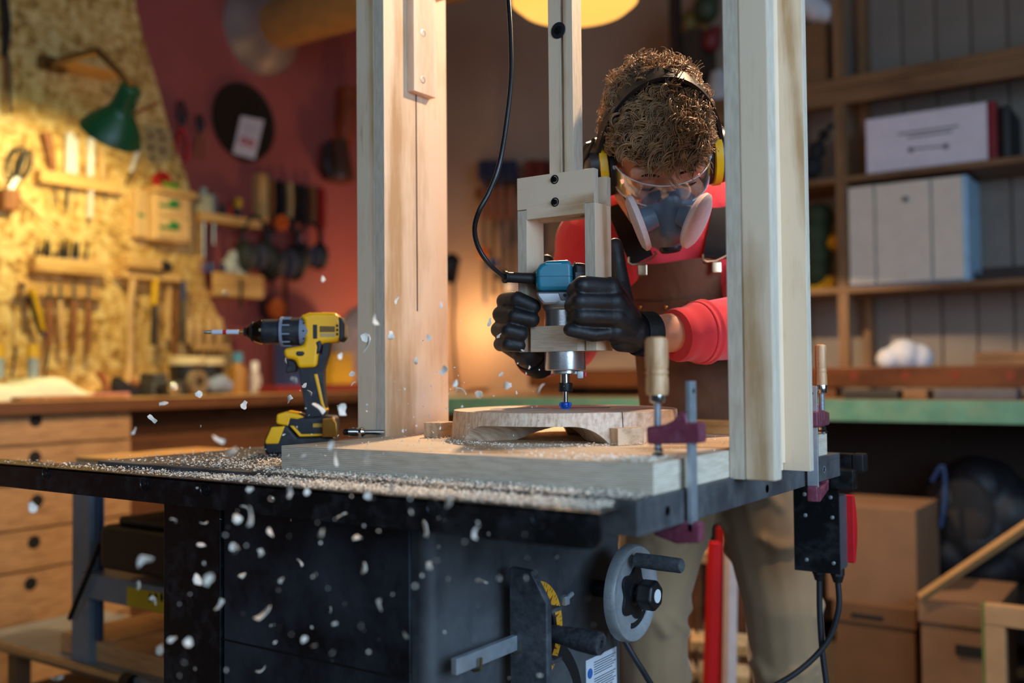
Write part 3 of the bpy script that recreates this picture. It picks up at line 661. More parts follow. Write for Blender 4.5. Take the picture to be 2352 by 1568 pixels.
az = D(690, 781)[1]; ox = D(574, 781)[0]; s_ = 1/PX
def dl(prof, m, nm, par, n=40): return part(nm, MB(DM).lathe((0, 0, az), (1, 0, 0), [(r*s_, D(x, 0)[0]) for r, x in prof], n), m, par, 40)
chuck = dl([(10, 576), (13, 579), (20, 590), (26, 604), (27, 608), (27, 612), (24, 613)], mat('chuck_black_chrome', '6a5a46', .16, 1, .05), 'chuck_nose', dr)
dl([(18, 586), (20.8, 588), (22.2, 591), (20, 592)], DBLK, 'chuck_groove', chuck)
dl([(9, 572), (9.5, 573), (11, 577), (6, 578), (0, 578)], DBLK, 'chuck_jaws', chuck)
dl([(26, 611), (27, 614), (27, 622), (27, 645), (28, 650), (29, 652)], DBLK, 'chuck_sleeve', dr)
cg = dl([(29, 648), (31, 650), (31, 655), (30, 656), (30, 692), (31, 693)], DBLK, 'clutch_ring', dr)
rg_ = mat('clutch_grey', '7c8493', .5); dl([(30.5, 649), (32, 650), (32, 655), (30.5, 656)], rg_, 'clutch_band', cg)
dl([(30, 691), (32, 692), (32.5, 712), (31, 714), (0, 714)], rg_, 'speed_collar', dr)
for k in range(10):
    a = 2*math.pi*k/10+.2; o = Vector((D(663, 0)[0], math.cos(a)*30.5*s_, az+math.sin(a)*30.5*s_))
    part('clutch_rib', MB(DM).box(o, (18*s_, 3*s_, 3*s_), .0005), rg_, cg)
for k in range(12):
    a = 2*math.pi*k/12; o = Vector((D(702, 0)[0], math.cos(a)*32.4*s_, az+math.sin(a)*32.4*s_)); part('speed_mark', MB(DM).ell(o, .0018, None, 8, 6), DBLK, cg)
bitp = dl([(3.2, 503), (5, 505), (5, 560), (3.2, 562)], mat('bit_sleeve_white', 'c9ccd6', .4), 'bit_sleeve', dr, 20)
dl([(5.15, 527), (5.25, 528), (5.25, 534), (5.15, 535)], REDPL, 'bit_mark', bitp, 20)
dl([(0, 486), (3, 487), (3.4, 492), (4, 499), (3.6, 503), (3.6, 504)], CHROME, 'bit_tip', dr, 16)
dl([(4.4, 560), (4.4, 578), (0, 579)], mat('bit_brass', 'b88a52', .3, .9), 'bit_shank', dr, 16)
# boxed blade hook on the drill base
hk = MB(DM); hk.prism(dp([(744, 965), (766, 963), (774, 975), (776, 1004), (744, 1004)]), 'y', -.05, -.036, .002); part('belt_clip', hk, mat('clip_bronze', '9b6a2c', .3, .9), dr)

# router bit lying on the jig board
p0 = onz(804, 1003, BT+.0003); dirb = (onz(862, 1003, BT)-onz(800, 1003, BT)).normalized(); p0.z = BT+.0085
rbt = thing('router_bit', 'spare chrome router bit lying near the left post', 'router bit', (p0.x, p0.y, BT))
part('bearing', MB().lathe(p0, dirb, [(.0035, -.012), (.0055, -.010), (.0055, -.004), (.004, -.003)], 20), BOLT, rbt)
part('cutter_head', MB().lathe(p0, dirb, [(.004, -.003), (.0082, -.001), (.0082, .012), (.0065, .016), (.009, .022), (.006, .026), (.004, .028)], 24), CHROME, rbt)
part('shank', MB().lathe(p0, dirb, [(.0042, .026), (.0042, .060), (.0035, .062), (0, .062)], 20), CHROME, rbt)
# ------------------------------------------------------------------ the person
def J(x, y, d): return at(x, y, d)
pf_ = J(1640, 1000, 2.05)
man = thing('person', 'person in red hoodie, brown apron and respirator bending over the router', 'person', (pf_.x, pf_.y, 0))
SKIN = mat('skin', 'd99878', .48, 0, .08, 40, .06, 260, sub=.12)
def cloth(name, col, fold=.5, fs=9, weave=.15, var=.12, rough=.85):
    t = NT(name); c = lin(col); n = t.noise(t.obj(), 8, 4)
    t.out(Base_Color=t.ramp(n, [(.3, tuple(v*(1-var) for v in c[:3])+(1,)), (.7, tuple(min(1, v*(1+var)) for v in c[:3])+(1,))]), Roughness=rough, Specular_IOR_Level=.2, Sheen_Weight=.25, Sheen_Roughness=.5)
    f = t.noise(t.mapping((1, 1, .55)), fs, 3, .5, .3); g = t.noise(t.obj(), 900, 1)
    b1 = t.node('Bump', Height=f, Strength=fold, Distance=.03); b2 = t.node('Bump', Height=g, Strength=weave, Distance=.0006, Normal=b1.outputs[0])
    t.t.links.new(b2.outputs[0], t.p.inputs['Normal']); return t.m
RED = cloth('red_sweatshirt', 'de3a40', .35, 9); KHAKI = cloth('khaki_canvas', '94795a', .55, 5); LEATHER = cloth('brown_apron_leather', '5c3a24', .35, 12, .3, .35, .6); STRAP = cloth('black_strap', '17120f', .1)
TH = math.radians(46); RO = math.radians(6)
hx = (RA*math.cos(RO)+ZU*math.sin(RO)).normalized()
u0 = (ZU*math.cos(RO)-RA*math.sin(RO)).normalized(); f0 = -RB
hy = (f0*math.cos(TH)-u0*math.sin(TH)).normalized(); hz = (u0*math.cos(TH)+f0*math.sin(TH)).normalized()
HC = J(1511, 352, 1.70); HM = loc_frame(HC, hx*1.03, hy*1.03, hz*1.03)
def H(x, y, z): return HM @ Vector((x, y, z))
b = MB(HM)
b.ell((0, -.012, .028), (.077, .098, .092)); b.ell((0, .038, -.035), (.062, .058, .085)); b.ell((0, .058, -.098), (.040, .036, .030))
b.cap((-.048, .079, .022), (.048, .079, .022), .0125); b.cap((0, .090, .012), (0, .113, -.036), .0085, .0135); b.ell((-.013, .106, -.040), .0095); b.ell((.013, .106, -.040), .0095)
for s in (-1, 1):
    b.ell((s*.040, .068, -.030), (.024, .022, .022)); b.ell((s*.033, .0765, .001), (.0155, .0125, .0105)); b.ell((s*.079, -.008, -.012), (.010, .019, .031)); b.cap((s*.057, .02, -.06), (s*.03, .05, -.10), .02)
b.cap((-.02, .097, -.070), (.02, .097, -.070), .008); b.cap((-.018, .095, -.080), (.018, .095, -.080), .009)
b.M = None
NK = J(1530, 520, 1.89)
b.cap(H(0, -.03, -.06), NK, .056, .062)
SHL, SHR = J(1372, 560, 1.92), J(1700, 545, 1.94)
ELL, ELR = J(1303, 782, 1.90), J(1772, 742, 1.78)
WRL, WRR = J(1234, 812, 1.73), J(1500, 768, 1.612)
CH, WA, PE = J(1548, 650, 1.97), J(1605, 840, 2.03), J(1645, 1000, 2.07)
HIPL, HIPR = J(1562, 1050, 2.07), J(1735, 1050, 2.06); KNL, KNR = J(1490, 1385, 2.0), J(1796, 1385, 1.99)
ANL = Vector((KNL.x-.02, KNL.y+.08, .07)); ANR = Vector((KNR.x+.02, KNR.y+.06, .07))
b.cap(NK, CH, .07, .11); b.cap(CH, WA, .11, .10); b.cap(WA, PE, .10, .11); b.cap(SHL, SHR, .055)
for S, E_, W in ((SHL, ELL, WRL), (SHR, ELR, WRR)): b.cap(S, E_, .05, .043); b.cap(E_, W, .045, .031)
b.cap(WRR, J(1466, 766, 1.595), .031, .029); b.cap(WRL, J(1218, 806, 1.69), .026, .020)
for h_, k_, a_ in ((HIPL, KNL, ANL), (HIPR, KNR, ANR)): b.cap(PE, h_, .09, .085); b.cap(h_, k_, .085, .058); b.cap(k_, a_, .058, .042)
body = part('body', fuse(b, .004, 5), SKIN, man, 0)
for p_ in body.data.polygons: p_.use_smooth = True
# eyes looking down: narrow dark lids, brows
for s in (-1, 1):
    part('eyelash', MB().tube([H(s*(.020+.026*i/8), .0885-.004*abs(i/8-.4), -.0035-.0035*math.sin(math.pi*i/8)) for i in range(9)], [.0009+.0012*math.sin(math.pi*i/8) for i in range(9)], 6), mat('lash', '1d120c', .6), body)
    part('eyebrow', MB().tube([H(s*(.016+.036*i/8), .0925-.006*(i/8)**2, .020+.004*math.sin(math.pi*i/8)) for i in range(9)], [.0010+.0014*math.sin(math.pi*(i+1)/10) for i in range(9)], 6), mat('brow_hair', '2f1d11', .8), body)
# hoodie
g = MB()
g.cap(SHL, J(1450, 500, 1.89), .083, .076); g.cap(SHR, J(1622, 488, 1.90), .083, .076); g.cap(J(1450, 500, 1.89), J(1622, 488, 1.90), .076)
g.ell(J(1545, 610, 1.96), (.165, .125, .13), Matrix((tuple(RA), tuple(RB), tuple(ZU))).transposed()); g.cap(J(1500, 570, 1.93), J(1592, 820, 2.02), .112, .098); g.cap(J(1600, 560, 1.93), J(1690, 820, 2.03), .115, .108)
g.cap(J(1592, 830, 2.04), J(1690, 830, 2.04), .10, .105)
g.cap(J(1480, 470, 1.95), J(1590, 462, 1.95), .06)                         # hood behind the neck
g.cap(SHL, ELL, .077, .062); g.cap(ELL, WRL+(ELL-WRL)*.1, .062, .044)
g.cap(SHR, ELR, .08, .064); g.cap(ELR, J(1612, 762, 1.665), .062, .051)
hood = part('hoodie', fuse(g, .006, 8), RED, man, 0)
for p_ in hood.data.polygons: p_.use_smooth = True
def ring_sleeve(name, a, b2, r0, r1, m, par, ribs=0):
    d = b2-a; L = d.length; pr = [(r0*.90, .001), (r0, 0)]; k = 60 if ribs else 10
    for i in range(1, k): t = i/k; pr.append((r0+(r1-r0)*t+(ribs*(.5+.5*math.cos(i*2*math.pi/3)) if ribs else .0012*math.sin(t*9)), L*t))
    pr += [(r1, L), (r1*.9, L+.0005)]
    return part(name, MB().lathe(a, d, pr, 40), m, par, 60)
ring_sleeve('sleeve_cuff', J(1606, 763, 1.662), J(1549, 770, 1.632), .0505, .0425, RED, hood)
ring_sleeve('cuff_seam', J(1618, 762, 1.668), J(1600, 764, 1.659), .0545, .0515, RED, hood)
ring_sleeve('sleeve_cuff', WRL+(ELL-WRL)*.22, WRL-(ELL-WRL)*.06, .047, .040, RED, hood)
# trousers, shoes
k = MB(); k.cap(J(1600, 960, 2.08), J(1725, 960, 2.08), .115); k.cap(PE, J(1650, 1060, 2.07), .12, .09)
for h_, kn, a_ in ((HIPL, KNL, ANL), (HIPR, KNR, ANR)):
    P_ = [h_, h_.lerp(kn, .33), h_.lerp(kn, .66), kn, kn.lerp(a_, .33), kn.lerp(a_, .66), a_]; R_ = [.106, .096, .086, .078, .073, .070, .068]
    for i in range(6):
        k.cap(P_[i], P_[i+1], R_[i], R_[i+1])
    rf = random.Random(int(kn.x*1e4))
    for i in range(26):                        # soft cloth folds running across the leg
        t = rf.uniform(.1, 5.9); j = int(t); c0 = P_[j].lerp(P_[j+1], t-j); rr = R_[j]+(R_[j+1]-R_[j])*(t-j); a0 = rf.uniform(0, 6.28); q0 = [c0+RA*(rr*.93*math.cos(a0+w))+RB*(rr*.93*math.sin(a0+w))+ZU*(.05*w*rf.choice((-1, 1))) for w in (-.45, -.15, .15, .45)]
        for u, v in zip(q0, q0[1:]): k.cap(u, v, .013)
tr = part('trousers', fuse(k, .006, 7), KHAKI, man, 0)
for p_ in tr.data.polygons: p_.use_smooth = True
for a_ in (ANL, ANR):
    sh = MB(); fw = -RB; sh.cap(Vector((a_.x, a_.y, .05)), Vector((a_.x, a_.y, .05))+fw*.15, .048, .042); part('shoe', fuse(sh, .006, 3), mat('shoe_leather', '2e241d', .5), man)
# apron bib and straps
def sheet(P, thick, nu, nv):                # P(u,v) -> point, thickened away from camera
    q = MB(); V = []; n = (nu+1)*(nv+1)
    for k2 in (0, 1):
        for j in range(nv+1):
            for i in range(nu+1): V.append(P(i/nu, j/nv)+RB*(thick*k2))
    F = []
    for j in range(nv):
        for i in range(nu):
            a = j*(nu+1)+i; F += [(a, a+1, a+nu+2, a+nu+1), (n+a, n+a+nu+1, n+a+nu+2, n+a+1)]
    edge = [i for i in range(nu+1)]+[(j+1)*(nu+1)-1 for j in range(1, nv+1)]+[nv*(nu+1)+i for i in range(nu-1, -1, -1)]+[j*(nu+1) for j in range(nv-1, 0, -1)]
    for a, b3 in zip(edge, edge[1:]+edge[:1]): F.append((a, n+a, n+b3, b3))
    q.add(V, F); return q
def bib(u, v):
    x = 1440+36*v+u*(252+60*v); y = 603-8*u+v*400+5*math.sin(7*u); dd = 1.795+.105*v+.06*(2*u-1)**2+.004*math.sin(9*u+4*v)
    return at(x, y, dd)
ap = part('apron', sheet(bib, .004, 24, 26), LEATHER, man, 60)
def pocket(u, v):
    q = bib(.03+.94*u, .22+.38*v); return q-RB*.005
pk = part('apron_pocket', sheet(pocket, .004, 16, 10), LEATHER, ap, 60)
BRASS = mat('brass', 'b88b45', .3, 1, .1); NICK = mat('nickel_buckle', 'b39a7c', .28, 1, .1)
for u, v in ((.08, .25), (.5, .25), (.9, .24), (.30, .25), (.72, .25)): part('rivet', MB().ell(bib(u, v)-RB*.006, .0042, None, 12, 8), BRASS, ap)
for (pts, nm) in (([(1420, 470, 1.815), (1440, 520, 1.79), (1464, 575, 1.785), (1474, 598, 1.79)], 0), ([(1668, 440, 1.85), (1660, 500, 1.82), (1648, 560, 1.81), (1644, 592, 1.81)], 1)):
    part('apron_strap', MB().strip(bez([J(*q) for q in pts], 8), tuple(-RB), .044, .004), STRAP, ap)
    e = J(*pts[-1])-RB*.006
    part('buckle', MB().tube([e+RA*x+ZU*z for x, z in ((-.024, .006), (-.024, -.004), (-.018, -.008), (.0, -.006), (.02, .004), (.026, .010), (.022, .016))], .0024, 8), NICK, ap)
    part('buckle_clip', MB().box(e-ZU*.018, (.018, .006, .022), .003, Matrix((tuple(RA), tuple(RB), tuple(ZU))).transposed()), NICK, ap)
# gloves
GL = NT('black_glove'); gn = GL.noise(GL.obj(), 25, 4); GL.out(Base_Color=GL.ramp(gn, [(.3, '0a0b0d'), (.62, '17191d'), (.8, '2c2e31')]), Roughness=GL.ramp(gn, [(.3, (.42, .42, .42, 1)), (.75, (.68, .68, .68, 1))]), Specular_IOR_Level=.5)
b1 = GL.node('Bump', Height=GL.noise(GL.mapping((1, 1, 1)), 60, 3), Strength=.25, Distance=.004); b2_ = GL.node('Bump', Height=GL.node('TexWave', Vector=GL.obj(), Scale=420, Distortion=.5).outputs[1], Strength=.12, Distance=.0004, Normal=b1.outputs[0]); GL.t.links.new(b2_.outputs[0], GL.p.inputs['Normal'])
def finger(q, pts, r):
    P = [J(*p) for p in pts]
    for i in range(len(P)-1): q.cap(P[i], P[i+1], r*(1-.05*i), r*(1-.05*(i+1)))
q = MB()                                                    # hand on the left fork leg
wl_ = J(1212, 808, 1.675)
for pts, r in ((((1172, 700, 1.715), (1160, 692, 1.665), (1188, 688, 1.628), (1224, 704, 1.626)), .0158), (((1160, 728, 1.71), (1150, 722, 1.655), (1182, 726, 1.620), (1222, 734, 1.620)), .0152), (((1158, 760, 1.705), (1146, 757, 1.652), (1168, 759, 1.618), (1196, 766, 1.618)), .0150), (((1164, 788, 1.70), (1150, 790, 1.655), (1168, 791, 1.624), (1192, 793, 1.624)), .0132)):
    finger(q, pts, r); q.cap(J(*pts[0]), wl_, .017, .024)
q.cap(wl_, J(1240, 826, 1.72), .027, .030)
for pts, r in ((((1205, 775, 1.715), (1222, 705, 1.735), (1244, 640, 1.735), (1256, 600, 1.73)), .0145),): finger(q, pts, r)
gl1 = part('glove', fuse(q, .0021, 3), GL.m, man, 0, 'black glove wrapped around the left fork leg')
q = MB(); wr_ = J(1458, 765, 1.588)                           # hand on the right fork leg
for pts, r in ((((1402, 662, 1.556), (1338, 656, 1.530), (1322, 668, 1.562), (1330, 674, 1.585)), .0165), (((1412, 694, 1.552), (1332, 692, 1.526), (1316, 702, 1.560), (1326, 706, 1.585)), .0158), (((1414, 728, 1.552), (1336, 725, 1.527), (1320, 732, 1.560), (1330, 735, 1.585)), .0150), (((1414, 762, 1.560), (1362, 768, 1.545), (1325, 760, 1.535), (1309, 757, 1.535)), .0125)):
    finger(q, pts, r); q.cap(J(*pts[0]), wr_, .0185, .026)
q.cap(J(1425, 785, 1.575), J(1455, 785, 1.592), .016, .018); q.cap(J(1392, 664, 1.560), J(1425, 690, 1.575), .018)
q.cap(wr_, J(1474, 767, 1.600), .030, .0325)
finger(q, ((1442, 722, 1.60), (1428, 655, 1.628), (1419, 605, 1.636), (1413, 564, 1.636)), .0152)
gl2 = part('glove', fuse(q, .0021, 3), GL.m, man, 0, 'black glove gripping the right fork leg with thumb raised')
for o in (gl1, gl2):
    for p_ in o.data.polygons: p_.use_smooth = True
ring_sleeve('glove_cuff', J(1462, 766, 1.590), J(1494, 768, 1.606), .0345, .0365, GL.m, gl2, .0010)
ring_sleeve('glove_cuff', J(1218, 812, 1.685), J(1242, 826, 1.722), .0300, .0335, GL.m, gl1, .0010)
# hair
HR = NT('curly_hair'); hn_ = HR.noise(HR.obj(), 40, 3); HR.out(Base_Color=HR.ramp(hn_, [(.3, '6b4828'), (.7, 'b98c58')]), Roughness=.38, Specular_IOR_Level=.6, Sheen_Weight=.2)
rnd = random.Random(5)
cap_ = MB(HM)
def hair_ok(d):                              # direction from the head centre, local: keep crown, back and sides
    return d.z > .30-.02*max(0, d.y)-.95*max(0, -d.y-.05)-.25*min(1, abs(d.x)*1.2)*(1 if d.y < .35 else .4)
hairc = Vector((0, -.012, .028)); er = Vector((.078, .099, .093)); curls = MB(HM); nC = 0; roots = []
while nC < 2300:
    d = Vector((rnd.gauss(0, 1), rnd.gauss(0, 1), rnd.gauss(0, 1))).normalized()
    if not hair_ok(d): continue
    nC += 1; roots.append(d); root = hairc+Vector((d.x*er.x, d.y*er.y, d.z*er.z))*1.03; nrm = Vector((d.x/er.x, d.y/er.y, d.z/er.z)).normalized()
    clump = .75+.6*mnoise.noise(d*4.2)                       # uneven thickness gives the tousled outline
    top = max(0, d.z); side = abs(d.x); vol = ((.020+.036*top)*(1-.5*side)+.012*max(0, -d.y))*clump; front = max(0, d.y-.15)
    tang = Vector((rnd.gauss(0, 1), rnd.gauss(0, 1), rnd.gauss(0, 1))); tang = (tang-nrm*tang.dot(nrm)).normalized()
    if d.y > .15: tang = (tang*.6+Vector((d.x*.35, .6, -.75))).normalized()
    L = max(.012, vol*rnd.uniform(.55, 1.25)); T_ = L*(.45+1.0*front); R = rnd.uniform(.0045, .0085); turns = rnd.uniform(1.1, 2.1); n = 16; ph = rnd.uniform(0, 6.28); bn = nrm.cross(tang).normalized(); ax2 = (nrm*rnd.uniform(.2, 1)+tang).normalized(); e1 = ax2.cross(bn).normalized()
    for k5 in range(5):                       # each lock is a few fine strands that curl together
        o5 = Vector((rnd.gauss(0, 1), rnd.gauss(0, 1), rnd.gauss(0, 1)))*.0013; p5 = ph+rnd.gauss(0, .18); r5 = R*rnd.uniform(.8, 1.15); l5 = rnd.uniform(.9, 1.1); pts = []
        for i in range(n):
            t = i/(n-1); c_ = root+o5*(1+t)+nrm*(L*l5*(t-.3*t*t))+tang*(T_*l5*t*t); a = p5+turns*2*math.pi*t; rr = r5*min(1, .35+1.8*t)
            pts.append(c_+e1*math.cos(a)*rr+bn*math.sin(a)*rr)
        w0 = rnd.uniform(.0007, .0012); curls.tube(pts, [w0*(1-.5*(i/(n-1))**2) for i in range(n)], 3, flat=1.3)
cap_.ell((0, -.024, .034), (.080, .092, .092))
cc = fuse(cap_, .005, 2); hcap = part('hair', cc, mat('hair_roots', '2a1b10', .8, 0, .2, 60, .5, 120), man, 0)
for p_ in hcap.data.polygons: p_.use_smooth = True
cu = part('curls', curls, HR.m, hcap, 0); cu['kind'] = 'stuff'
for p_ in cu.data.polygons: p_.use_smooth = True
# ear defenders
em = MB(); bp_ = []
for i in range(33):
    t = math.radians(-8+196*i/32); bp_.append(H(.104*math.cos(t), .004+.006*math.sin(t), -.02+.172*math.sin(t)))
band = part('ear_defender_band', MB().strip(bp_, lambda i: (bp_[i]-H(0, .01, .02)), .030, .006), BLKPL, man, 50)
for s in (-1, 1):
    e0 = H(s*.073, -.002, -.018); ax_ = hx*s
    sc_ = 1.0
    part('ear_cushion', MB().lathe(e0, ax_, [(.036, 0), (.048, .004), (.049, .012), (.040, .016)], 32), BLKPL, band)
    part('ear_cup_ring', MB().lathe(e0+ax_*.014, ax_, [(.048, 0), (.052, .002), (.052, .014), (.046, .016)], 32), mat('ear_yellow', 'e8b80c', .4), band)
    part('ear_cup', MB().lathe(e0+ax_*.026, ax_, [(.046, 0), (.049, .003), (.046, .018), (.036, .026), (.014, .030), (0, .030)], 32), mat('cup_black', '14171a', .35), band)
    part('band_arm', MB().tube([H(s*.108, .014, .05), H(s*.125, .012, .01), H(s*.128, .004, -.022)], .0032, 8), BLKPL, band)
    part('hinge_knob', MB().ell(H(s*.130, .004, -.022), .006, None, 12, 8), mat('ear_yellow', 'e8b80c', .4), band)
# safety glasses
GLS = NT('clear_lens'); GLS.n.remove(GLS.p); tb = GLS.node('BsdfTransparent', Color=(.97, .98, 1, 1)); gb = GLS.node('BsdfGlossy', Color=(1, 1, 1, 1), Roughness=.05)
lw = GLS.node('LayerWeight', Blend=.35); mx = GLS.node('MixShader', i0=GLS.math('MULTIPLY_ADD', lw.outputs[1], .55, .04), i1=tb.outputs[0], i2=gb.outputs[0]); GLS.t.links.new(mx.outputs[0], GLS.n['Material Output'].inputs[0])
V = []; F = []; nu = 28; rows_ = [(-.026, .003), (-.014, .005), (.0, .005), (.014, .001)]
for off in (0, .0016):
    for z, dy in rows_:
        for i in range(nu+1):
            t = math.radians(-78+156*i/nu); zz = z
            if z < -.02: zz += .012*math.exp(-(t*6)**2)
            V.append(H((.079+off)*math.sin(t), .022+dy+(.088+off)*math.cos(t), zz))
m_ = (nu+1)*len(rows_)
for o2 in (0, m_):
    for j in range(len(rows_)-1):
        for i in range(nu):
            a = o2+j*(nu+1)+i; F.append((a, a+1, a+nu+2, a+nu+1))
lens = MB(); lens.add(V, F)
gog = part('safety_glasses', lens, GLS.m, man, 80)
fr = mat('clear_frame', 'cfd6da', .15, 0, .03); 
part('glasses_rim', MB().tube([V[i]+hy*.001 for i in range(nu+1)], .0013, 8), fr, gog)
part('glasses_rim', MB().tube([V[3*(nu+1)+i]+hy*.001 for i in range(nu+1)], .0011, 8), fr, gog)
for s in (-1, 1):
    part('temple_arm', MB().tube([H(s*.078, .04, .008), H(s*.085, .01, .008), H(s*.086, -.03, .002)], .0028, 8), fr, gog)
# respirator
RUBM = mat('respirator_rubber', '63788c', .42, 0, .12, 30, .05, 200); r = MB(HM)
r.ell((0, .090, -.055), (.052, .045, .050)); r.ell((0, .080, -.088), (.048, .046, .038)); r.cap((0, .108, -.018), (0, .120, -.060), .018, .028); r.cap((-.040, .072, -.060), (.040, .072, -.060), .024); r.cap((0, .116, -.066), (0, .106, -.096), .030, .026)
rs = part('respirator', fuse(r, .003, 6), RUBM, man, 0)
for p_ in rs.data.polygons: p_.use_smooth = True
part('exhale_valve', MB().lathe(H(0, .118, -.098), hy*.75-hz*.65, [(.019, 0), (.019, .010), (.016, .014), (.010, .015), (0, .015)], 28), mat('valve_dark', '1c2126', .45), rs)
FILT = mat('filter_felt', 'ead0cc', .9, 0, .08, 60, .3, 300); tc_ = (CAM-HC).normalized()
for cpt, nn, nm in ((J(1466, 512, 1.605), (-RA*.94-ZU*.36-tc_*.10), 0), (J(1600, 507, 1.60), (RA*.86-ZU*.36+tc_*.36), 1)):
    nn = nn.normalized()
    part('filter_mount', MB().cyl(cpt-nn*.030, cpt-nn*.004, .017, .023, 24), RUBM, rs)
    part('filter_disc', MB().lathe(cpt-nn*.006, nn, [(.02, -.001), (.044, 0), (.0475, .004), (.047, .009), (.040, .013), (.02, .0145), (0, .015)], 40), FILT, rs)
for s in (-1, 1):
    part('mask_strap', MB().strip(bez([H(s*.035, .098, -.055), H(s*.062, .070, -.035), H(s*.082, .03, .005), H(s*.088, -.01, .03)], 6), lambda i, s=s: hx*s+hy*.6, .012, .0022), mat('strap_grey', '4a4744', .7), rs)
# ------------------------------------------------------------------ left side: bench, planer, tool wall
XB = -2.45; BZ = .942
OSB = NT('oriented_strand_board'); vv = OSB.node('TexVoronoi', Vector=OSB.mapping((1, 1, 2.2), rot=(.5, 0, 0)), Scale=26, Randomness=1.0); v2 = OSB.node('TexVoronoi', Vector=OSB.mapping((1, 2.0, 1), rot=(-.6, 0, 0)), Scale=22)
fc = OSB.math('ADD', OSB.math('MULTIPLY', OSB.node('SeparateColor', i0=vv.outputs[1]).outputs[0], .5), OSB.math('MULTIPLY', OSB.node('SeparateColor', i0=v2.outputs[1]).outputs[1], .5))
OSB.out(Base_Color=OSB.ramp(fc, [(.15, '9c7434'), (.45, 'd2a658'), (.8, 'ecce86')]), Roughness=.5, Specular_IOR_Level=.45); OSB.bump(fc, .3, .003)
OF = XW+.04                                                  # front face of the board
def W(px, py, off=0.0): return onx(px, py, OF+off)
edge = [(300, -60), (312, 20), (332, 100), (362, 200), (392, 310), (426, 400), (446, 480), (456, 600), (482, 690), (528, 775), (545, 900)]
pl = [(W(*q).y, W(*q).z) for q in edge]
ob = thing('tool_board', 'curved strand-board panel covered with hand tools on the left wall', 'tool board', (XW+.02, 1.0, .95))
part('board', MB().prism(pl+[(pl[-1][0], .95), (-.6, .95), (-.6, 2.75), (pl[0][0], 2.75)], 'x', XW+.0005, OF), OSB.m, ob)
RACK = wood('rack_wood', 'dcb06a', 'a87838', 'y', 1.0)
def rack(px0, px1, py_t, py_b, depth, label, lip=0, name='tool_rack'):
    a, b = W(px0, py_t), W(px1, py_t); z1 = (a.z+W(px1, py_t+(px1-px0)*.14).z)/2; a = W(px0, py_t); z0 = a.z-(py_b-py_t)*1.6e-3
    t = thing(name, label, 'tool rack', (OF, (a.y+b.y)/2, z0))
    part('ledge', MB().b2((OF+.0004, a.y, z0), (OF+depth, b.y, a.z), .002), RACK, t)
    part('back_rail', MB().b2((OF+.0004, a.y, a.z), (OF+.010, b.y, a.z+.018), .001), RACK, t)
    return t, a.z, z0
def stick(name, label, cat, segs, group=None, loc=None):
    """segs: (part name, [(px,py,off)...], [radius px...], material, flat)"""
    P0 = W(*segs[0][1][0][:2], segs[0][1][0][2]); t = thing(name, label, cat, loc or P0, group)
    for nm, pts, rad, m, flat in segs:
        P = [W(*p) for p in pts]; sc = [(p-CAM).dot(CF)/FPX for p in P]
        part(nm, MB().tube(bez(P, 4) if len(P) > 2 else [P[0].lerp(P[1], i/4) for i in range(5)], [max(1e-4, r) for r in _lerp([r*s for r, s in zip(rad, sc)], 4 if len(P) > 2 else 4)], 10, flat=flat), m, t)
    return t
def _lerp(v, n):
    o = []
    for a, b in zip(v[:-1], v[1:]): o += [a+(b-a)*i/n for i in range(n)]
    return o+[v[-1]]
HB_ = wood('tool_handle_brown', 'a2673a', '6d3f1f', 'z', 2); HL = wood('tool_handle_light', 'e2bb7d', 'b98c50', 'z', 2)
GREYM2 = mat('tool_steel', '8b8f92', .35, .9, .1, 50); DKM = mat('tool_dark', '23252a', .45, .2, .15, 40); BLUEP = mat('tool_blue', '23406e', .45, 0, .1); GREENP = mat('tool_green', '1e7a3a', .45, 0, .1); ORP = mat('tool_orange', 'c85a18', .45, 0, .1); WHT = mat('tool_white', 'e9e6dc', .4, 0, .04); YELP = mat('tool_yellow', 'd9a90f', .42, 0, .08); REDP = mat('tool_red', 'b3221e', .45, 0, .1)
# racks
rack(75, 258, 392, 420, .055, 'upper pine ledge holding chisels and a putty knife')
rack(62, 222, 590, 622, .06, 'pine drill-bit ledge in the middle of the strand board')
rack(36, 216, 650, 676, .045, 'lower pine ledge with files hanging from it')
rack(258, 392, 618, 640, .07, 'pine ledge that carries the hammers')
rack(428, 512, 790, 806, .05, 'low pine ledge holding four wooden chisel handles')
# tools, upper row
stick('hand_saw', 'dark hand saw hanging at the top left corner', 'saw', [('handle', [(6, -20, .03), (14, 60, .03), (10, 128, .03)], [15, 17, 12], DKM, .5), ('blade', [(18, 128, .03), (24, 262, .03)], [9, 6], GREYM2, .25)])
stick('wood_file', 'brown-bladed rasp hanging beside the hand saw', 'rasp', [('blade', [(9, 128, .02), (10, 264, .02)], [5, 4], HB_, .5)])
sc_t = thing('scissors', 'black-handled scissors hanging on the strand board', 'scissors', W(30, 440, .03))
for cx, cy, rx, ry in ((38, 372, 15, 34), (58, 378, 13, 32)):
    part('finger_loop', MB().tube([W(cx+rx*math.cos(t)-.25*ry*math.sin(t), cy+ry*math.sin(t), .03) for t in [2*math.pi*i/22 for i in range(22)]], .0055, 8, closed=True), DKM, sc_t)
part('blade', MB().tube([W(40, 405, .03), W(26, 428, .03), W(14, 446, .03)], [.008, .007, .002], 8, flat=.3), GREYM2, sc_t)
part('blade', MB().tube([W(46, 408, .034), W(32, 430, .034), W(20, 448, .034)], [.008, .007, .002], 8, flat=.3), GREYM2, sc_t)
one('wood_offcut', MB().b2((OF+.0004, W(-10, 440).y, W(20, 486).z), (OF+.06, W(27, 440).y, W(20, 440).z), .003), HB_, 'brown wooden block at the left edge below the scissors', 'wood block')
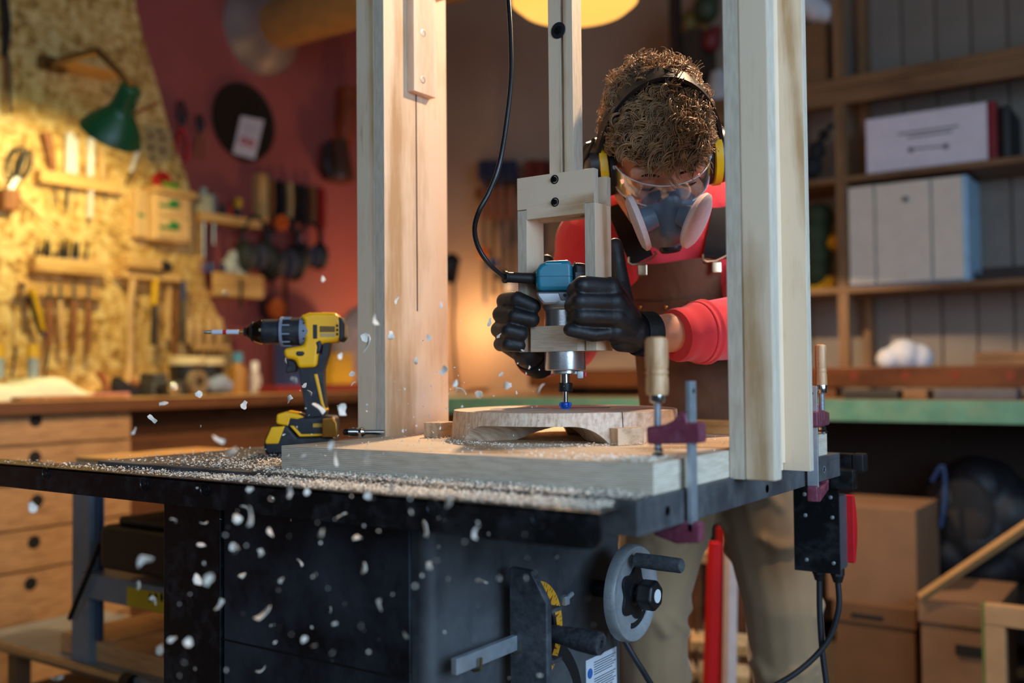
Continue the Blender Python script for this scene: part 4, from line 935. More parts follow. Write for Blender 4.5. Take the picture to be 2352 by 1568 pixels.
stick('chisel', 'chisel with flared brown handle in the upper ledge', 'chisel', [('handle', [(105, 304, .03), (115, 345, .03), (122, 392, .03)], [11, 10, 7], HB_, 1), ('blade', [(122, 392, .03), (132, 470, .03)], [6, 4], GREYM2, .4)])
stick('screwdriver', 'cream-handled screwdriver with thin dark shaft in the upper ledge', 'screwdriver', [('handle', [(160, 306, .03), (160, 350, .03), (157, 398, .03)], [9, 11, 8], WHT, 1), ('shaft', [(157, 398, .03), (155, 482, .03)], [4, 2], DKM, 1)])
stick('awl', 'pale slim awl standing right behind the cream screwdriver', 'awl', [('handle', [(172, 318, .022), (172, 400, .022)], [7, 7], WHT, 1), ('spike', [(172, 400, .022), (173, 452, .022)], [3, 1], GREYM2, 1)])
stick('putty_knife', 'white putty knife with a broad blade below the upper ledge', 'putty knife', [('handle', [(209, 318, .03), (208, 360, .03), (207, 404, .03)], [8, 9, 8], WHT, 1), ('blade', [(207, 404, .03), (207, 430, .03), (205, 500, .03)], [8, 12, 12], WHT, .3)])
stick('small_chisel', 'short pale chisel at the right end of the upper ledge', 'chisel', [('handle', [(231, 340, .03), (236, 410, .03)], [8, 7], HL, 1), ('blade', [(236, 410, .03), (242, 455, .03)], [6, 5], GREYM2, .5)])
stick('marking_knife', 'white-handled marking knife slanting below the green lamp', 'knife', [('handle', [(318, 340, .03), (300, 395, .03)], [7, 6], WHT, .6), ('blade', [(300, 395, .03), (288, 425, .03)], [5, 2], DKM, .4)])
# perforated strip
pf2 = thing('perforated_strip', 'tan perforated strap with rows of holes right of the lamp', 'perforated strap', W(360, 380, .02))
pts = [(330, 290), (392, 300), (394, 360), (360, 384), (332, 370)]
part('strap', MB().prism([(W(*q).y, W(*q).z) for q in pts], 'x', OF+.001, OF+.008, .002), mat('tan_strap', 'b59a66', .6), pf2)
for x, y in ((346, 312), (374, 318), (346, 340), (374, 346), (350, 364), (366, 300)): part('hole', MB().lathe(W(x, y, .0082), (1, 0, 0), [(.012, 0), (.012, .0006), (0, .0006)], 14), mat('strap_hole', '5a4016', .7), pf2)
# pliers on red wall
for lab, x, y, k in (('dark pliers with red grips hanging on the red wall', 405, 230, 1.0), ('faded pliers hanging right of the red-gripped pliers', 452, 262, .7)):
    t = thing('pliers', lab, 'pliers', W(x, y+140*k, -.02), 'pliers on the red wall')
    for s in (-1, 1):
        part('jaw', MB().tube([W(x+10*k-s*4, y, -.02), W(x+12*k-s*8*k, y+30*k, -.02), W(x+14*k, y+60*k, -.02)], [.006, .012, .013], 8, flat=.6), DKM, t)
        part('grip', MB().tube(bez([W(x+14*k, y+60*k, -.02), W(x+14*k+s*12*k, y+95*k, -.02), W(x+12*k+s*10*k, y+140*k, -.02)], 5), .010*k, 8), REDP if k == 1.0 else HB_, t)
# small wall cabinet with green ornaments
cb = thing('wall_cabinet', 'small pale wooden wall cabinet with green painted ornaments', 'cabinet', W(356, 552, .04))
a, b = W(326, 452), W(412, 545)
part('body', MB().b2((OF+.0004, a.y, W(326, 552).z), (OF+.075, b.y, W(326, 446).z), .003), HL, cb)
part('top_board', MB().b2((OF+.0004, W(320, 440).y, W(326, 446).z), (OF+.10, W(418, 440).y, W(326, 432).z), .003), RACK, cb)
for z0, z1 in ((452, 496), (502, 546)):
    dd_ = part('drawer', MB().b2((OF+.0755, a.y+.012, W(330, z1).z), (OF+.083, b.y-.012, W(330, z0).z), .002), HL, cb)
    zc = W(330, (z0+z1)/2).z; part('green_ornament', MB().b2((OF+.083, a.y+.02, zc-.006), (OF+.087, a.y+.11, zc+.006), .002).ell((OF+.086, a.y+.09, zc+.012), (.008, .026, .018)), GREENP, dd_)
cb2 = thing('wall_cabinet', 'narrow cream side locker left of the green-ornament cabinet', 'cabinet', W(305, 545, .03))
part('body', MB().b2((OF+.0004, W(296, 450).y, W(300, 546).z), (OF+.05, W(322, 450).y, W(300, 438).z), .003), HL, cb2); part('latch', MB().b2((OF+.05, W(300, 450).y, W(300, 500).z), (OF+.054, W(312, 450).y, W(300, 492).z)), GREENP, cb2)
one('tape_roll', MB().lathe(W(366, 418, .06), (1, 0, .15), [(.020, 0), (.038, 0), (.038, .03), (.020, .03), (.020, 0)], 24), REDP, 'red tape roll on top of the small cabinet', 'tape')
one('sanding_sponge', MB().b2((OF+.03, W(345, 428).y, W(326, 432).z+.0005), (OF+.095, W(378, 428).y, W(326, 432).z+.022), .004), mat('bright_green', '4f9a1c', .7), 'bright green sponge in front of the red tape roll', 'sponge')
# drill bits in their ledge
for i, (x, y, r) in enumerate(((84, 562, 4), (92, 570, 3.5), (106, 546, 5), (113, 556, 5), (126, 578, 6), (141, 556, 4.5), (148, 550, 4.5), (156, 560, 4), (170, 556, 5), (179, 554, 5), (200, 558, 4))):
    stick('drill_bit', 'steel drill bit, number %s from the left in the middle ledge' % ['one', 'two', 'three', 'four', 'five', 'six', 'seven', 'eight', 'nine', 'ten', 'eleven'][i], 'drill bit', [('flutes', [(x+1, y, .035), (x-2, 592, .035)], [r*.6, r], DKM, .8), ('shank', [(x-2, 592, .035), (x-3, 600, .035)], [r*.9, r*.9], GREYM2, 1)], 'drill bits in the middle ledge')
# hanging tools of the lower rack
stick('clamp_bar', 'thin grey bar hanging at the left end of the lower ledge', 'bar', [('bar', [(51, 655, .055), (51, 770, .055)], [4, 3], GREYM2, .6), ('hook', [(51, 650, .055), (51, 660, .055)], [6, 6], DKM, 1)])
stick('folding_saw', 'yellow and black folding saw slanting below the lower ledge', 'folding saw', [('handle', [(72, 664, .055), (82, 700, .055), (98, 760, .055)], [11, 10, 7], YELP, .7), ('grip', [(66, 680, .05), (84, 740, .05), (92, 768, .05)], [7, 7, 5], DKM, .7), ('tip', [(98, 760, .055), (103, 775, .055)], [6, 4], BLUEP, .7)])
for i, (x, l, m1) in enumerate(((114, 800, HB_), (138, 790, HL), (170, 812, HB_), (203, 806, HB_))):
    stick('file', 'wood-handled file hanging %s below the lower ledge' % ['beside the folding saw', 'second from the folding saw', 'third from the folding saw', 'at the right end'][i], 'file', [('tang', [(x, 655-i*3, .05), (x, 690, .05)], [4.5, 4.5], GREYM2, .7), ('handle', [(x, 690, .05), (x+2*(i == 1), (690+l)/2, .05), (x-2+8*(i == 1), l, .05)], [5, 8, 5], m1, 1)], 'files below the lower ledge')
for x, lab in ((76, 'glue bottle with yellow cap standing behind the white cloth'), (-4, 'glue bottle with yellow cap cut by the left picture edge')):
    stick('glue_bottle', lab, 'glue bottle', [('bottle', [(x, 868, .10), (x, 822, .10)], [13, 13], mat('bottle_grey', '8d9a9a', .35), 1), ('cap', [(x, 822, .10), (x, 790, .10)], [14, 12], YELP, 1)])
for x, lab in ((106, 'thin paint brush standing right of the yellow-capped bottle'), (30, 'thin paint brush standing left of the yellow-capped bottle')):
    stick('paint_brush', lab, 'brush', [('handle', [(x-4, 868, .10), (x+6, 808, .10)], [3, 2.5], DKM, 1), ('bristles', [(x+6, 808, .10), (x+8, 796, .10)], [5, 5], mat('bristle', '6e5434', .9), .6)])
# hammers
stick('mallet', 'wooden mallet with long handle hanging from the hammer ledge', 'mallet', [('handle', [(306, 640, .06), (298, 720, .06), (300, 800, .06), (294, 894, .06)], [7, 9, 8, 10], HL, 1)])
hm = W(262, 620); one('carving_block', MB().b2((OF+.02, W(262, 600).y, W(262, 617).z), (OF+.10, W(338, 600).y, W(262, 588).z), .006), RACK, 'big square wooden block lying on the hammer ledge', 'wood block')
h2 = stick('claw_hammer', 'hammer with black head and yellow and black handle', 'hammer', [('head', [(342, 612, .06), (362, 610, .06), (388, 616, .06)], [12, 17, 13], DKM, 1), ('yellow_grip', [(358, 630, .06), (356, 660, .06), (354, 700, .06)], [6, 9, 9], YELP, .8), ('black_grip', [(354, 700, .06), (354, 750, .06), (352, 792, .06)], [7, 8, 8], DKM, .8)])
stick('wood_lath', 'pale wooden lath hanging right of the yellow hammer', 'lath', [('lath', [(388, 650, .03), (384, 780, .03)], [8, 9], HL, .5)])
stick('wood_lath', 'darker wooden lath hanging behind the steel bar', 'lath', [('lath', [(402, 640, .025), (402, 850, .025)], [7, 7], HB_, .5)])
stick('steel_bar', 'blue-topped grey pry bar hanging right of the laths', 'pry bar', [('top', [(421, 645, .05), (420, 690, .05)], [8, 7], BLUEP, .6), ('bar', [(420, 690, .05), (417, 786, .05)], [7, 7], mat('bar_grey', '5b5c58', .45, .5), .6)])
for i, x in enumerate((436, 456, 480, 503)):
    stick('carving_chisel', 'turned light-wood chisel handle, %s of the four above the cups' % ['first', 'second', 'third', 'last'][i], 'chisel', [('handle', [(x, 730, .04), (x, 752, .04), (x, 790, .04)], [7, 10, 6], HL, 1), ('blade', [(x, 790, .04), (x, 828, .04)], [4, 3], DKM, .5)], 'carving chisels above the cups')
# shelf with screwdrivers on the red wall
RF = XW
def R(px, py, off=0.0): return onx(px, py, RF+off)
sh = thing('wall_ledge', 'pine ledge with screwdrivers on the red wall', 'tool rack', R(500, 525, 0))
ys0, ys1 = R(432, 500).y, R(566, 500).y; zs = R(440, 492).z
part('ledge', MB().b2((RF+.0004, ys0, zs-.035), (RF+.10, ys1, zs), .002), RACK, sh); part('upright', MB().b2((RF+.0004, ys0, R(440, 700).z), (RF+.045, ys0+.05, zs-.0355), .002), RACK, sh)
def rstick(name, label, cat, segs, group=None):
    global OF
    keep = OF; OF = RF; o = stick(name, label, cat, segs, group); OF = keep; return o
def rs(x0, y0, y1, y2, r, m1, label, cat='screwdriver', name='screwdriver'):
    segs = [('handle', [(x0, y0, .07), (x0, (y0+y1)/2, .07), (x0, y1, .07)], [r*.9, r, r*.8], m1, 1)]
    if y2: segs.append(('shaft', [(x0, y1, .07), (x0, y2, .07)], [r*.55, r*.5], GREYM2, 1))
    return rstick(name, label, cat, segs)
PALEG = mat('pale_glass', '9fb4b0', .2, 0, .05)
rs(468, 432, 496, 590, 8, PALEG, 'pale clear-handled screwdriver standing in the red-wall ledge'); rs(491, 446, 496, 562, 7.5, mat('grey_handle', '6f7878', .4), 'grey screwdriver right of the clear-handled one')
rs(478, 440, 496, 0, 5, DKM, 'black slim bottle between the two screwdrivers', 'bottle', 'bottle'); rs(512, 470, 500, 0, 7, DKM, 'squat black pot on the red-wall ledge', 'pot', 'pot'); rs(527, 474, 502, 0, 6, REDP, 'small red pot on the red-wall ledge', 'pot', 'pot')
rstick('glue_tube', 'black tube with yellow cap at the right of the red-wall ledge', 'tube', [('tube', [(546, 505, .07), (546, 478, .07)], [8, 8], DKM, 1), ('cap', [(546, 478, .07), (548, 456, .07)], [9, 8], YELP, 1)])
one('white_carton', MB().b2((RF+.03, R(429, 480).y, zs+.0005), (RF+.10, R(455, 480).y, zs+.075), .003), mat('pale_green_card', 'b9b996', .7), 'pale carton at the left end of the red-wall ledge', 'carton')
# lower box shelf
s2 = thing('wall_shelf_box', 'open pine box shelf low on the red wall', 'shelf', R(500, 690, 0)); z2 = R(440, 626).z
part('shelf_front', MB().b2((RF+.10, R(452, 640).y, z2-.10), (RF+.115, R(566, 640).y, z2), .002), RACK, s2); part('shelf_floor', MB().b2((RF+.0004, R(452, 640).y, z2-.10), (RF+.10, R(566, 640).y, z2-.09), .002), RACK, s2); part('hinge_knob', MB().ell(R(517, 673, .12), .014, None, 14, 10), CHROME, s2)
bgm = MB()
for x, y, rr in ((538, 590, 18), (528, 612, 22), (555, 614, 20), (545, 628, 22)): bgm.ell(R(x, y, .06), rr*4.3/2287, None, 14, 10)
one('plastic_bag', fuse(bgm, .008, 3), mat('white_bag', 'bfc2b4', .4, 0, .06, 30, .5, 25), 'crumpled white plastic bag on the box shelf', 'bag', None, 0)
for i, (x, m1) in enumerate(((470, mat('violet_cap', '5b4b78', .5)), (486, BLUEP), (510, mat('navy_cap', '24264a', .5)))):
    rs(x, 604, 626, 0, 7, m1, ['violet paint pot at the left of the box shelf', 'blue paint pot beside the violet pot', 'navy paint pot next to the white bag'][i], 'pot', 'pot')
# ear defenders, straps
hb2 = thing('strap_holder', 'upright pine holder board left of the hanging ear defenders', 'holder', R(592, 512, .02))
part('board', MB().b2((RF+.0004, R(580, 450).y, R(590, 512).z), (RF+.05, R(600, 450).y, R(590, 402).z), .004), RACK, hb2)
part('back_plate', MB().b2((RF+.0004, R(600, 450).y, R(590, 500).z), (RF+.02, R(742, 450).y, R(590, 408).z), .003), mat('dark_plate', '1b1512', .6), hb2)
for i, (x, m1, y1) in enumerate(((622, HB_, 500), (642, DKM, 506), (664, HL, 500), (690, DKM, 512), (716, HB_, 510), (736, REDP, 620))):
    rstick('leather_strap', ['brown strap first from the pine holder', 'black strap second from the pine holder', 'tan strap in the middle of the bundle', 'wide black strap right of the tan strap', 'brown strap near the red strap', 'long red strap at the right of the bundle'][i], 'strap', [('strap', [(x, 412+i*4, .05), (x+2, 460, .055), (x, y1, .05)], [9, 10, 9], m1, .35)], 'straps hanging on the red wall')
for i, (x, y, k) in enumerate(((584, 540, 1.0), (650, 548, 1.15), (712, 545, .9))):
    t = thing('ear_defenders', ['dark ear defenders hanging beside the pine holder', 'black ear defenders in the middle of the hanging bundle', 'black ear defenders at the right of the hanging bundle'][i], 'ear defenders', R(x, y+60*k, .09), 'ear defenders hanging on the red wall')
    part('headband', MB().tube(bez([R(x-22*k, y+40*k, .09), R(x-28*k, y-5*k, .09), R(x, y-45*k, .09), R(x+28*k, y-5*k, .09), R(x+22*k, y+40*k, .09)], 6), .016*k, 8, flat=.5), DKM, t)
    for s in (-1, 1):
        part('ear_cup', MB().ell(R(x+s*24*k, y+48*k, .09), (.06*k, .038*k, .075*k), None, 18, 12), mat('cup_dark', '12140f', .6) if i else mat('cup_olive', '2a2e26', .6), t)
        part('cushion', MB().ell(R(x+s*12*k, y+50*k, .10), (.05*k, .02*k, .06*k), None, 14, 10), mat('cushion_grey', '4b4a52', .8), t)
one('badge_roll', MB().lathe(R(642, 512, .12), (1, 0, 0), [(.015, 0), (.034, 0), (.034, .02), (.015, .02), (.015, 0)], 20), ORP, 'small orange reel on the ear defender bundle', 'reel')
t = thing('string_reel', 'orange string reel hanging on a dark cord below the ear defenders', 'reel', R(628, 738, .05))
part('reel', MB().lathe(R(628, 708, .03), (1, 0, 0), [(.012, 0), (.045, 0), (.045, .03), (.012, .03)], 26), ORP, t); part('flange', MB().lathe(R(618, 708, .02), (1, 0, 0), [(.0, 0), (.056, 0), (.056, .006), (0, .006)], 26), DKM, t); part('cord', MB().tube([R(626, 630, .03), R(627, 690, .03)], .004, 6), DKM, t)
rstick('hanging_strap', 'long dark strap hanging right of the orange string reel', 'strap', [('strap', [(656, 620, .04), (658, 690, .04), (656, 760, .04)], [6, 6, 5], mat('maroon_strap', '4a2020', .7), .4)])
rstick('try_square', 'dark try square hanging right of the box shelf', 'try square', [('blade', [(554, 640, .12), (552, 710, .12)], [5, 5], DKM, .3)])
# round pan with label
pc = R(559, 281, .03); pr_ = .172; pan = thing('round_lid', 'big dark round lid with a white label hanging on the red wall', 'lid', R(559, 372, .02))
part('disc', MB().lathe(R(559, 281, .004), (1, 0, 0), [(0, 0), (pr_, 0), (pr_+.006, .006), (pr_, .016), (pr_-.012, .010), (0, .008)], 56), mat('dark_olive_lid', '211a10', .5, .2), pan)
lab = [R(553, 266, .018), R(606, 276, .018), R(585, 366, .018), R(534, 352, .018)]; nv = Vector((.001, 0, 0))
lo = part('label', MB().add([p for p in lab]+[p+nv for p in lab], [(0, 1, 2, 3), (7, 6, 5, 4), (0, 1, 5, 4), (1, 2, 6, 5), (2, 3, 7, 6), (3, 0, 4, 7)]), mat('label_white', 'c9c6cc', .6, 0, .03), pan, 0, 'white paper label')
def lab_pt(u, v): return (lab[0].lerp(lab[1], u)).lerp(lab[3].lerp(lab[2], u), v)+nv*1.6
for u, v, w in ((.34, .62, .05), (.66, .64, .05)):
    part('red_mark', MB().tube([lab_pt(u+.12*math.cos(t), v+.07*math.sin(t)) for t in [2*math.pi*i/14 for i in range(14)]], .0055, 6, closed=True), mat('mark_red', 'c0513c', .6), lo)
for k in range(3): part('print_line', MB().tube([lab_pt(.2, .2+.09*k), lab_pt(.8, .2+.09*k)], .002, 5), mat('mark_grey', '8a92a8', .6), lo)
# duct
du = thing('extraction_duct', 'silver duct flange with a pale cardboard tube along the top of the red wall', 'duct', R(620, 175, .1))
dax = (at(900, -10, 4.0)-at(660, 62, 4.55)).normalized(); dc = at(622, 62, 4.5)
part('flange', MB().lathe(dc-dax*.12, dax, [(.0, 0), (.20, 0), (.205, .03), (.195, .05), (.165, .09), (.125, .14), (.11, .19), (.10, .19)], 48), mat('galvanised', 'b0aca8', .32, .6, .15, 8), du)
part('flange_collar', MB().lathe(dc-dax*.16, dax, [(.18, 0), (.215, .01), (.215, .04), (.18, .045)], 48), mat('collar_brown', '4a3a2a', .5, .4), du)
part('tube', MB().cyl(dc+dax*.05, dc+dax*1.9, .105, .105, 40), mat('cardboard_tube', 'b08a52', .6), du)
part('hanger', MB().tube([dc+Vector((-.05, -.05, .1)), dc+Vector((-.10, -.2, .35))], .012, 8), GREYM2, du)
# orange tool hanging near post
ot = thing('hot_air_gun', 'orange and brown power tool hanging upside down near the left post', 'power tool', R(780, 420, .04))
part('body', MB().tube(bez([R(800, 205, .06), R(798, 260, .07), R(790, 330, .07)], 6), [.05, .055, .052, .05, .05, .05, .05, .048, .046, .044, .042, .04, .04], 14), mat('brown_orange', '8a3a10', .5, 0, .3, 12), ot)
part('cup', MB().lathe(R(778, 415, .07), (0, 0, 1), [(.0, 0), (.072, 0), (.078, .02), (.066, .08), (.05, .17), (.045, .2)], 28), mat('brown_cup', '4a2a18', .4), ot)
part('handle', MB().tube(bez([R(752, 330, .08), R(750, 375, .09), R(760, 405, .09)], 6), .018, 10), DKM, ot)
part('head_cap', MB().box(R(812, 218, .07), (.06, .10, .05), .01), mat('cap_brown', '6a4a14', .5), ot)

# ------------------------------------------------------------------ workbench with drawers
wbn = thing('workbench', 'long wooden workbench below the tool wall', 'workbench', (-2.7, 1.0, 0))
BW = wood('bench_top_wood', 'c39a63', '86602f', 'y', .8); DKW = wood('bench_dark_wood', '6a4226', '3d2412', 'y', .8); DRW = wood('drawer_birch', 'c09464', '977048', 'y', .6, rings=False)
part('worktop', MB().b2((XW+.05, -1.0, BZ-.038), (XB+.03, YB-.02, BZ), .004), BW, wbn)
part('worktop_edge', MB().b2((XB+.0305, -1.0, BZ-.04), (XB+.038, YB-.02, BZ-.002), .001), DKW, wbn)
part('back_panel', MB().b2((XB-.12, 1.045, .05), (XB-.10, YB-.02, BZ-.039), .001), DKW, wbn)
part('leg', MB().b2((XB-.10, 2.6, 0), (XB-.02, 2.68, BZ-.039), .002), DKW, wbn)
part('stretcher', MB().b2((XB-.09, 1.05, .35), (XB-.05, 2.6, .42), .002), DKW, wbn)
dc_ = thing('drawer_cabinet', 'birch drawer cabinet with round finger holes under the workbench', 'drawer cabinet', (XB-.25, .5, 0))
part('carcass', MB().b2((XB-.50, -.60, .02), (XB-.02, 1.038, BZ-.04), .002), DRW, dc_)
zs_ = [.896, .806, .686, .549, .422, .23, .03]
for c0, (ya, yb_) in enumerate(((-.59, .22), (.225, 1.034))):
    for z1, z0, hp_ in zip(zs_[:-1], zs_[1:], ((82, 965), (80, 1050), (85, 1150), (78, 1245), (70, 1340), (60, 1470))):
        o = part('drawer', MB().b2((XB-.0195, ya+.002, z0+.004), (XB, yb_-.002, z1-.004), .002), DRW, dc_)
        p = onx(*hp_, XB); yy = p.y if c0 else p.y-.82
        part('finger_hole', MB().lathe((XB-.0005, yy, (p.z if c0 else p.z)), (1, 0, 0), [(.0, 0), (.019, 0), (.019, .001), (.0205, .0012)], 24), HOLE, o)
# things on the bench
def bz(px, py, X): q = onx(px, py, X); return q.y
def clothlump(name, label, pts, m, voxel=.008):
    q = MB()
    for px, py, d_, r in pts: q.ell(at(px, py, d_), r, None, 14, 10)
    return one(name, fuse(q, voxel, 4), m, label, 'cloth', None, 0)
y0, y1 = bz(-60, 890, -2.62), bz(196, 890, -2.62)
q = MB(); nx, ny = 14, 40; V = []; F = []
for k2 in (0, 1):
    for j in range(ny+1):
        for i in range(nx+1):
            y = y0+(y1-y0)*j/ny; x = -2.90+.38*i/nx; e = min(1, (1-j/ny)*4.5, 1); hgt = .06*max(0, min(1, (1-j/ny)*3.2))**.7+.012*math.sin(9*j/ny+3*i/nx)*e
            V.append((x, y, BZ+.0008+max(.002, hgt)*(1 if k2 == 0 else 0)*(1 if 0 < i < nx else .55)))
n1 = (nx+1)*(ny+1)
for j in range(ny):
    for i in range(nx):
        a = j*(nx+1)+i; F += [(a, a+1, a+nx+2, a+nx+1), (n1+a, n1+a+nx+1, n1+a+nx+2, n1+a+1)]
ed = [i for i in range(nx+1)]+[(j+1)*(nx+1)-1 for j in range(1, ny+1)]+[ny*(nx+1)+i for i in range(nx-1, -1, -1)]+[j*(nx+1) for j in range(ny-1, 0, -1)]
for a, b in zip(ed, ed[1:]+ed[:1]): F.append((a, n1+a, n1+b, b))
q.add(V, F); one('white_cloth', q, mat('cream_cloth', 'd8d8b8', .85, 0, .05, 12, .4, 20), 'heap of cream cloth at the left end of the workbench', 'cloth', None, 60)
def bbox(name, label, cat, px0, px1, py1, X, depth, hgt, m, bev=.004, z=BZ):
    ya, yb2 = bz(px0, py1, X), bz(px1, py1, X); return one(name, MB().b2((X-depth, ya, z+.0006), (X, yb2, z+.0006+hgt), bev), m, label, cat)
bbox('flat_board', 'thin brown board in front of the cream cloth', 'board', 45, 290, 905, -2.47, .12, .012, HB_)
bbox('pink_book', 'pink notebook lying beside the cream cloth', 'notebook', 196, 300, 890, -2.60, .16, .016, mat('pink_cover', 'c9847a', .6))
hp3 = thing('hand_plane', 'dark hand plane with curved handle on the workbench', 'hand plane', (-2.66, bz(270, 885, -2.66), BZ))
ya, yb2 = bz(232, 885, -2.66), bz(335, 885, -2.66)
part('sole', MB().b2((-2.70, ya, BZ+.0005), (-2.64, yb2, BZ+.02), .004), DKM, hp3); part('frog', MB().prism([(ya+.05, BZ+.02), (ya+.16, BZ+.02), (ya+.06, BZ+.075)], 'x', -2.69, -2.65, .003), DKM, hp3); part('tote', MB().tube(bez([(-2.67, ya+.03, BZ+.02), (-2.67, ya+.02, BZ+.06), (-2.67, ya-.005, BZ+.09)], 6), .014, 10), HB_, hp3); part('front_knob', MB().lathe((-2.67, yb2-.04, BZ+.02), (0, 0, 1), [(.012, 0), (.009, .015), (.017, .03), (.014, .042), (0, .046)], 18), HB_, hp3)
vs2 = thing('bench_grinder', 'grey machine vice with round screw head on the workbench', 'vice', (-2.62, bz(370, 885, -2.62), BZ)); ya, yb2 = bz(335, 885, -2.62), bz(420, 885, -2.62)
part('base', MB().b2((-2.70, ya, BZ+.0005), (-2.58, yb2, BZ+.055), .006), mat('vice_grey', '4c4d48', .5, .3), vs2); part('jaw', MB().b2((-2.69, ya+.02, BZ+.055), (-2.60, ya+.08, BZ+.085), .005), mat('vice_grey', '4c4d48', .5, .3), vs2); part('screw', MB().cyl((-2.58, ya+.03, BZ+.03), (-2.50, ya+.03, BZ+.03), .018), DKM, vs2); part('screw_end', MB().ell((-2.50, ya+.03, BZ+.03), .022, None, 14, 10), CHROME, vs2)
for px, X, lab_ in ((428, -2.72, 'left dark mug with cream rim on the workbench'), (475, -2.80, 'right dark mug with cream rim on the workbench')):
    yc = bz(px, 890, X); t = thing('storage_pot', lab_, 'mug', (X, yc, BZ), 'dark mugs on the workbench')
    part('pot', MB().lathe((X, yc, BZ+.0006), (0, 0, 1), [(0, 0), (.058, 0), (.066, .10), (.066, .115)], 28), mat('pot_black', '1a1a18', .45), t); part('rim', MB().lathe((X, yc, BZ+.115), (0, 0, 1), [(.066, 0), (.072, .002), (.072, .03), (.064, .034), (.0, .034)], 28), mat('rim_cream', 'c9b98a', .6), t)
yc = bz(442, 890, -2.58); one('tape_roll', MB().lathe((-2.57, yc, BZ+.048), (1, .2, 0), [(.022, 0), (.046, 0), (.046, .028), (.022, .028), (.022, 0)], 30), mat('tape_brown', '7a6a52', .4), 'brown tape roll standing in front of the mugs', 'tape')
clothlump('blue_rag', 'grey-blue crumpled rag right of the mugs', [(490, 884, 3.9, .03), (505, 880, 3.92, .035), (520, 886, 3.94, .028)], mat('rag_blue', '7f8ea3', .85), .006)
X = -2.70
for px, r_, hh, m1, m2, lab_, nm in ((546, .035, .12, mat('amber_bottle', '9a6a1c', .4), mat('blue_cap', '3a7f9a', .4), 'amber bottle with blue cap right of the rag', 'bottle'), (585, .026, .085, mat('white_pot', 'b8aca0', .5), WHT, 'slim white bottle right of the amber bottle', 'bottle')):
    yc = bz(px, 886, X); t = thing('bottle', lab_, 'bottle', (X, yc, BZ)); part('bottle_body', MB().lathe((X, yc, BZ+.0006), (0, 0, 1), [(0, 0), (r_, 0), (r_, hh*.8), (r_*.5, hh), (r_*.5, hh*1.05)], 24), m1, t); part('cap', MB().lathe((X, yc, BZ+hh*1.05), (0, 0, 1), [(r_*.55, 0), (r_*.6, .002), (r_*.55, .04), (0, .042)], 20), m2, t)
bbox('red_case', 'dark red flat case behind the yellow drill', 'case', 640, 850, 888, -2.52, .12, .03, mat('case_red', '7a1f22', .5))
bbox('yellow_box', 'yellow cardboard box behind the drill', 'box', 765, 812, 886, -2.66, .06, .17, mat('box_yellow', 'c99a1a', .6))
clothlump('white_sack', 'pale crumpled sack beside the left post on the workbench', [(806, 765, 4.72, .085), (832, 748, 4.76, .10), (800, 795, 4.72, .09), (836, 800, 4.76, .11), (815, 838, 4.74, .10)], mat('sack_white', 'c9b0a0', .8, 0, .05, 20, .4, 18), .012)
bbox('blue_tub', 'blue tub hidden behind the drill body', 'tub', 672, 738, 886, -2.80, .12, .31, mat('tub_blue', '3a4a7a', .5))
0 and bbox('parts_tray', 'brown parts tray behind the drill handle', 'tray', 775, 880, 886, -2.60, .10, .10, mat('tray_brown', '8a6844', .6))

# ------------------------------------------------------------------ green desk lamp on the tool wall
gl = thing('desk_lamp', 'green metal desk lamp with bell shade lighting the tool wall', 'lamp', W(130, 130, .03))
GRN = mat('lamp_green', '14532f', .35, 0, .08, 20, .03)
LD = 3.22; sa = at(300, 205, LD); sb = at(247, 325, LD+.07); dl_ = (sb-sa).normalized(); L = (sb-sa).length
shp = [(0, -.01), (.030, -.008), (.036, .0), (.038, .055), (.042, .075), (.050, .09), (.085, .135), (.098, .165), (.100, .172), (.097, .172), (.082, .138), (.047, .096), (.036, .075), (.032, .01), (0, .008)]
part('shade', MB().lathe(sa, dl_, shp, 40), GRN, gl, 45)
part('lamp_rim', MB().lathe(sa+dl_*.168, dl_, [(.098, 0), (.1015, .002), (.1015, .006), (.097, .006), (.098, 0)], 40), GRN, gl)
BULB = NT('lit_bulb'); BULB.out(Base_Color=(1, .8, .5, 1), Emission_Color=(1, .72, .36, 1), Emission_Strength=40.0)
part('bulb', MB().ell(sa+dl_*.072, .024, None, 18, 12), BULB.m, gl)
part('arm', MB().tube([sa-dl_*.006, at(272, 165, LD), at(225, 118, LD+.05)], .012, 10), mat('arm_bronze', '7a5a2c', .4, .6), gl)
part('arm', MB().tube([at(225, 118, LD+.05), at(150, 135, LD+.2), W(118, 150, .01)], .014, 10), mat('arm_bronze', '7a5a2c', .4, .6), gl)
part('wall_bracket', MB().box(W(120, 148, .02), (.04, .10, .05), .005), mat('arm_bronze', '7a5a2c', .4, .6), gl)
part('switch_lever', MB().tube([sa+dl_*.09+RA*.05, sa+dl_*.05+RA*.11], .006, 8), mat('copper_lever', 'b5764a', .4, .5), gl)
bx = one('wood_bracket', MB().b2((OF+.0004, W(125, 150).y, W(125, 158).z), (OF+.14, W(240, 150).y, W(125, 148).z), .002), RACK, 'thin pine bracket shelf above the green lamp', 'bracket')
point_light('desk_lamp_bulb', sa+dl_*.117, 23, (1.0, .77, .38), .018)

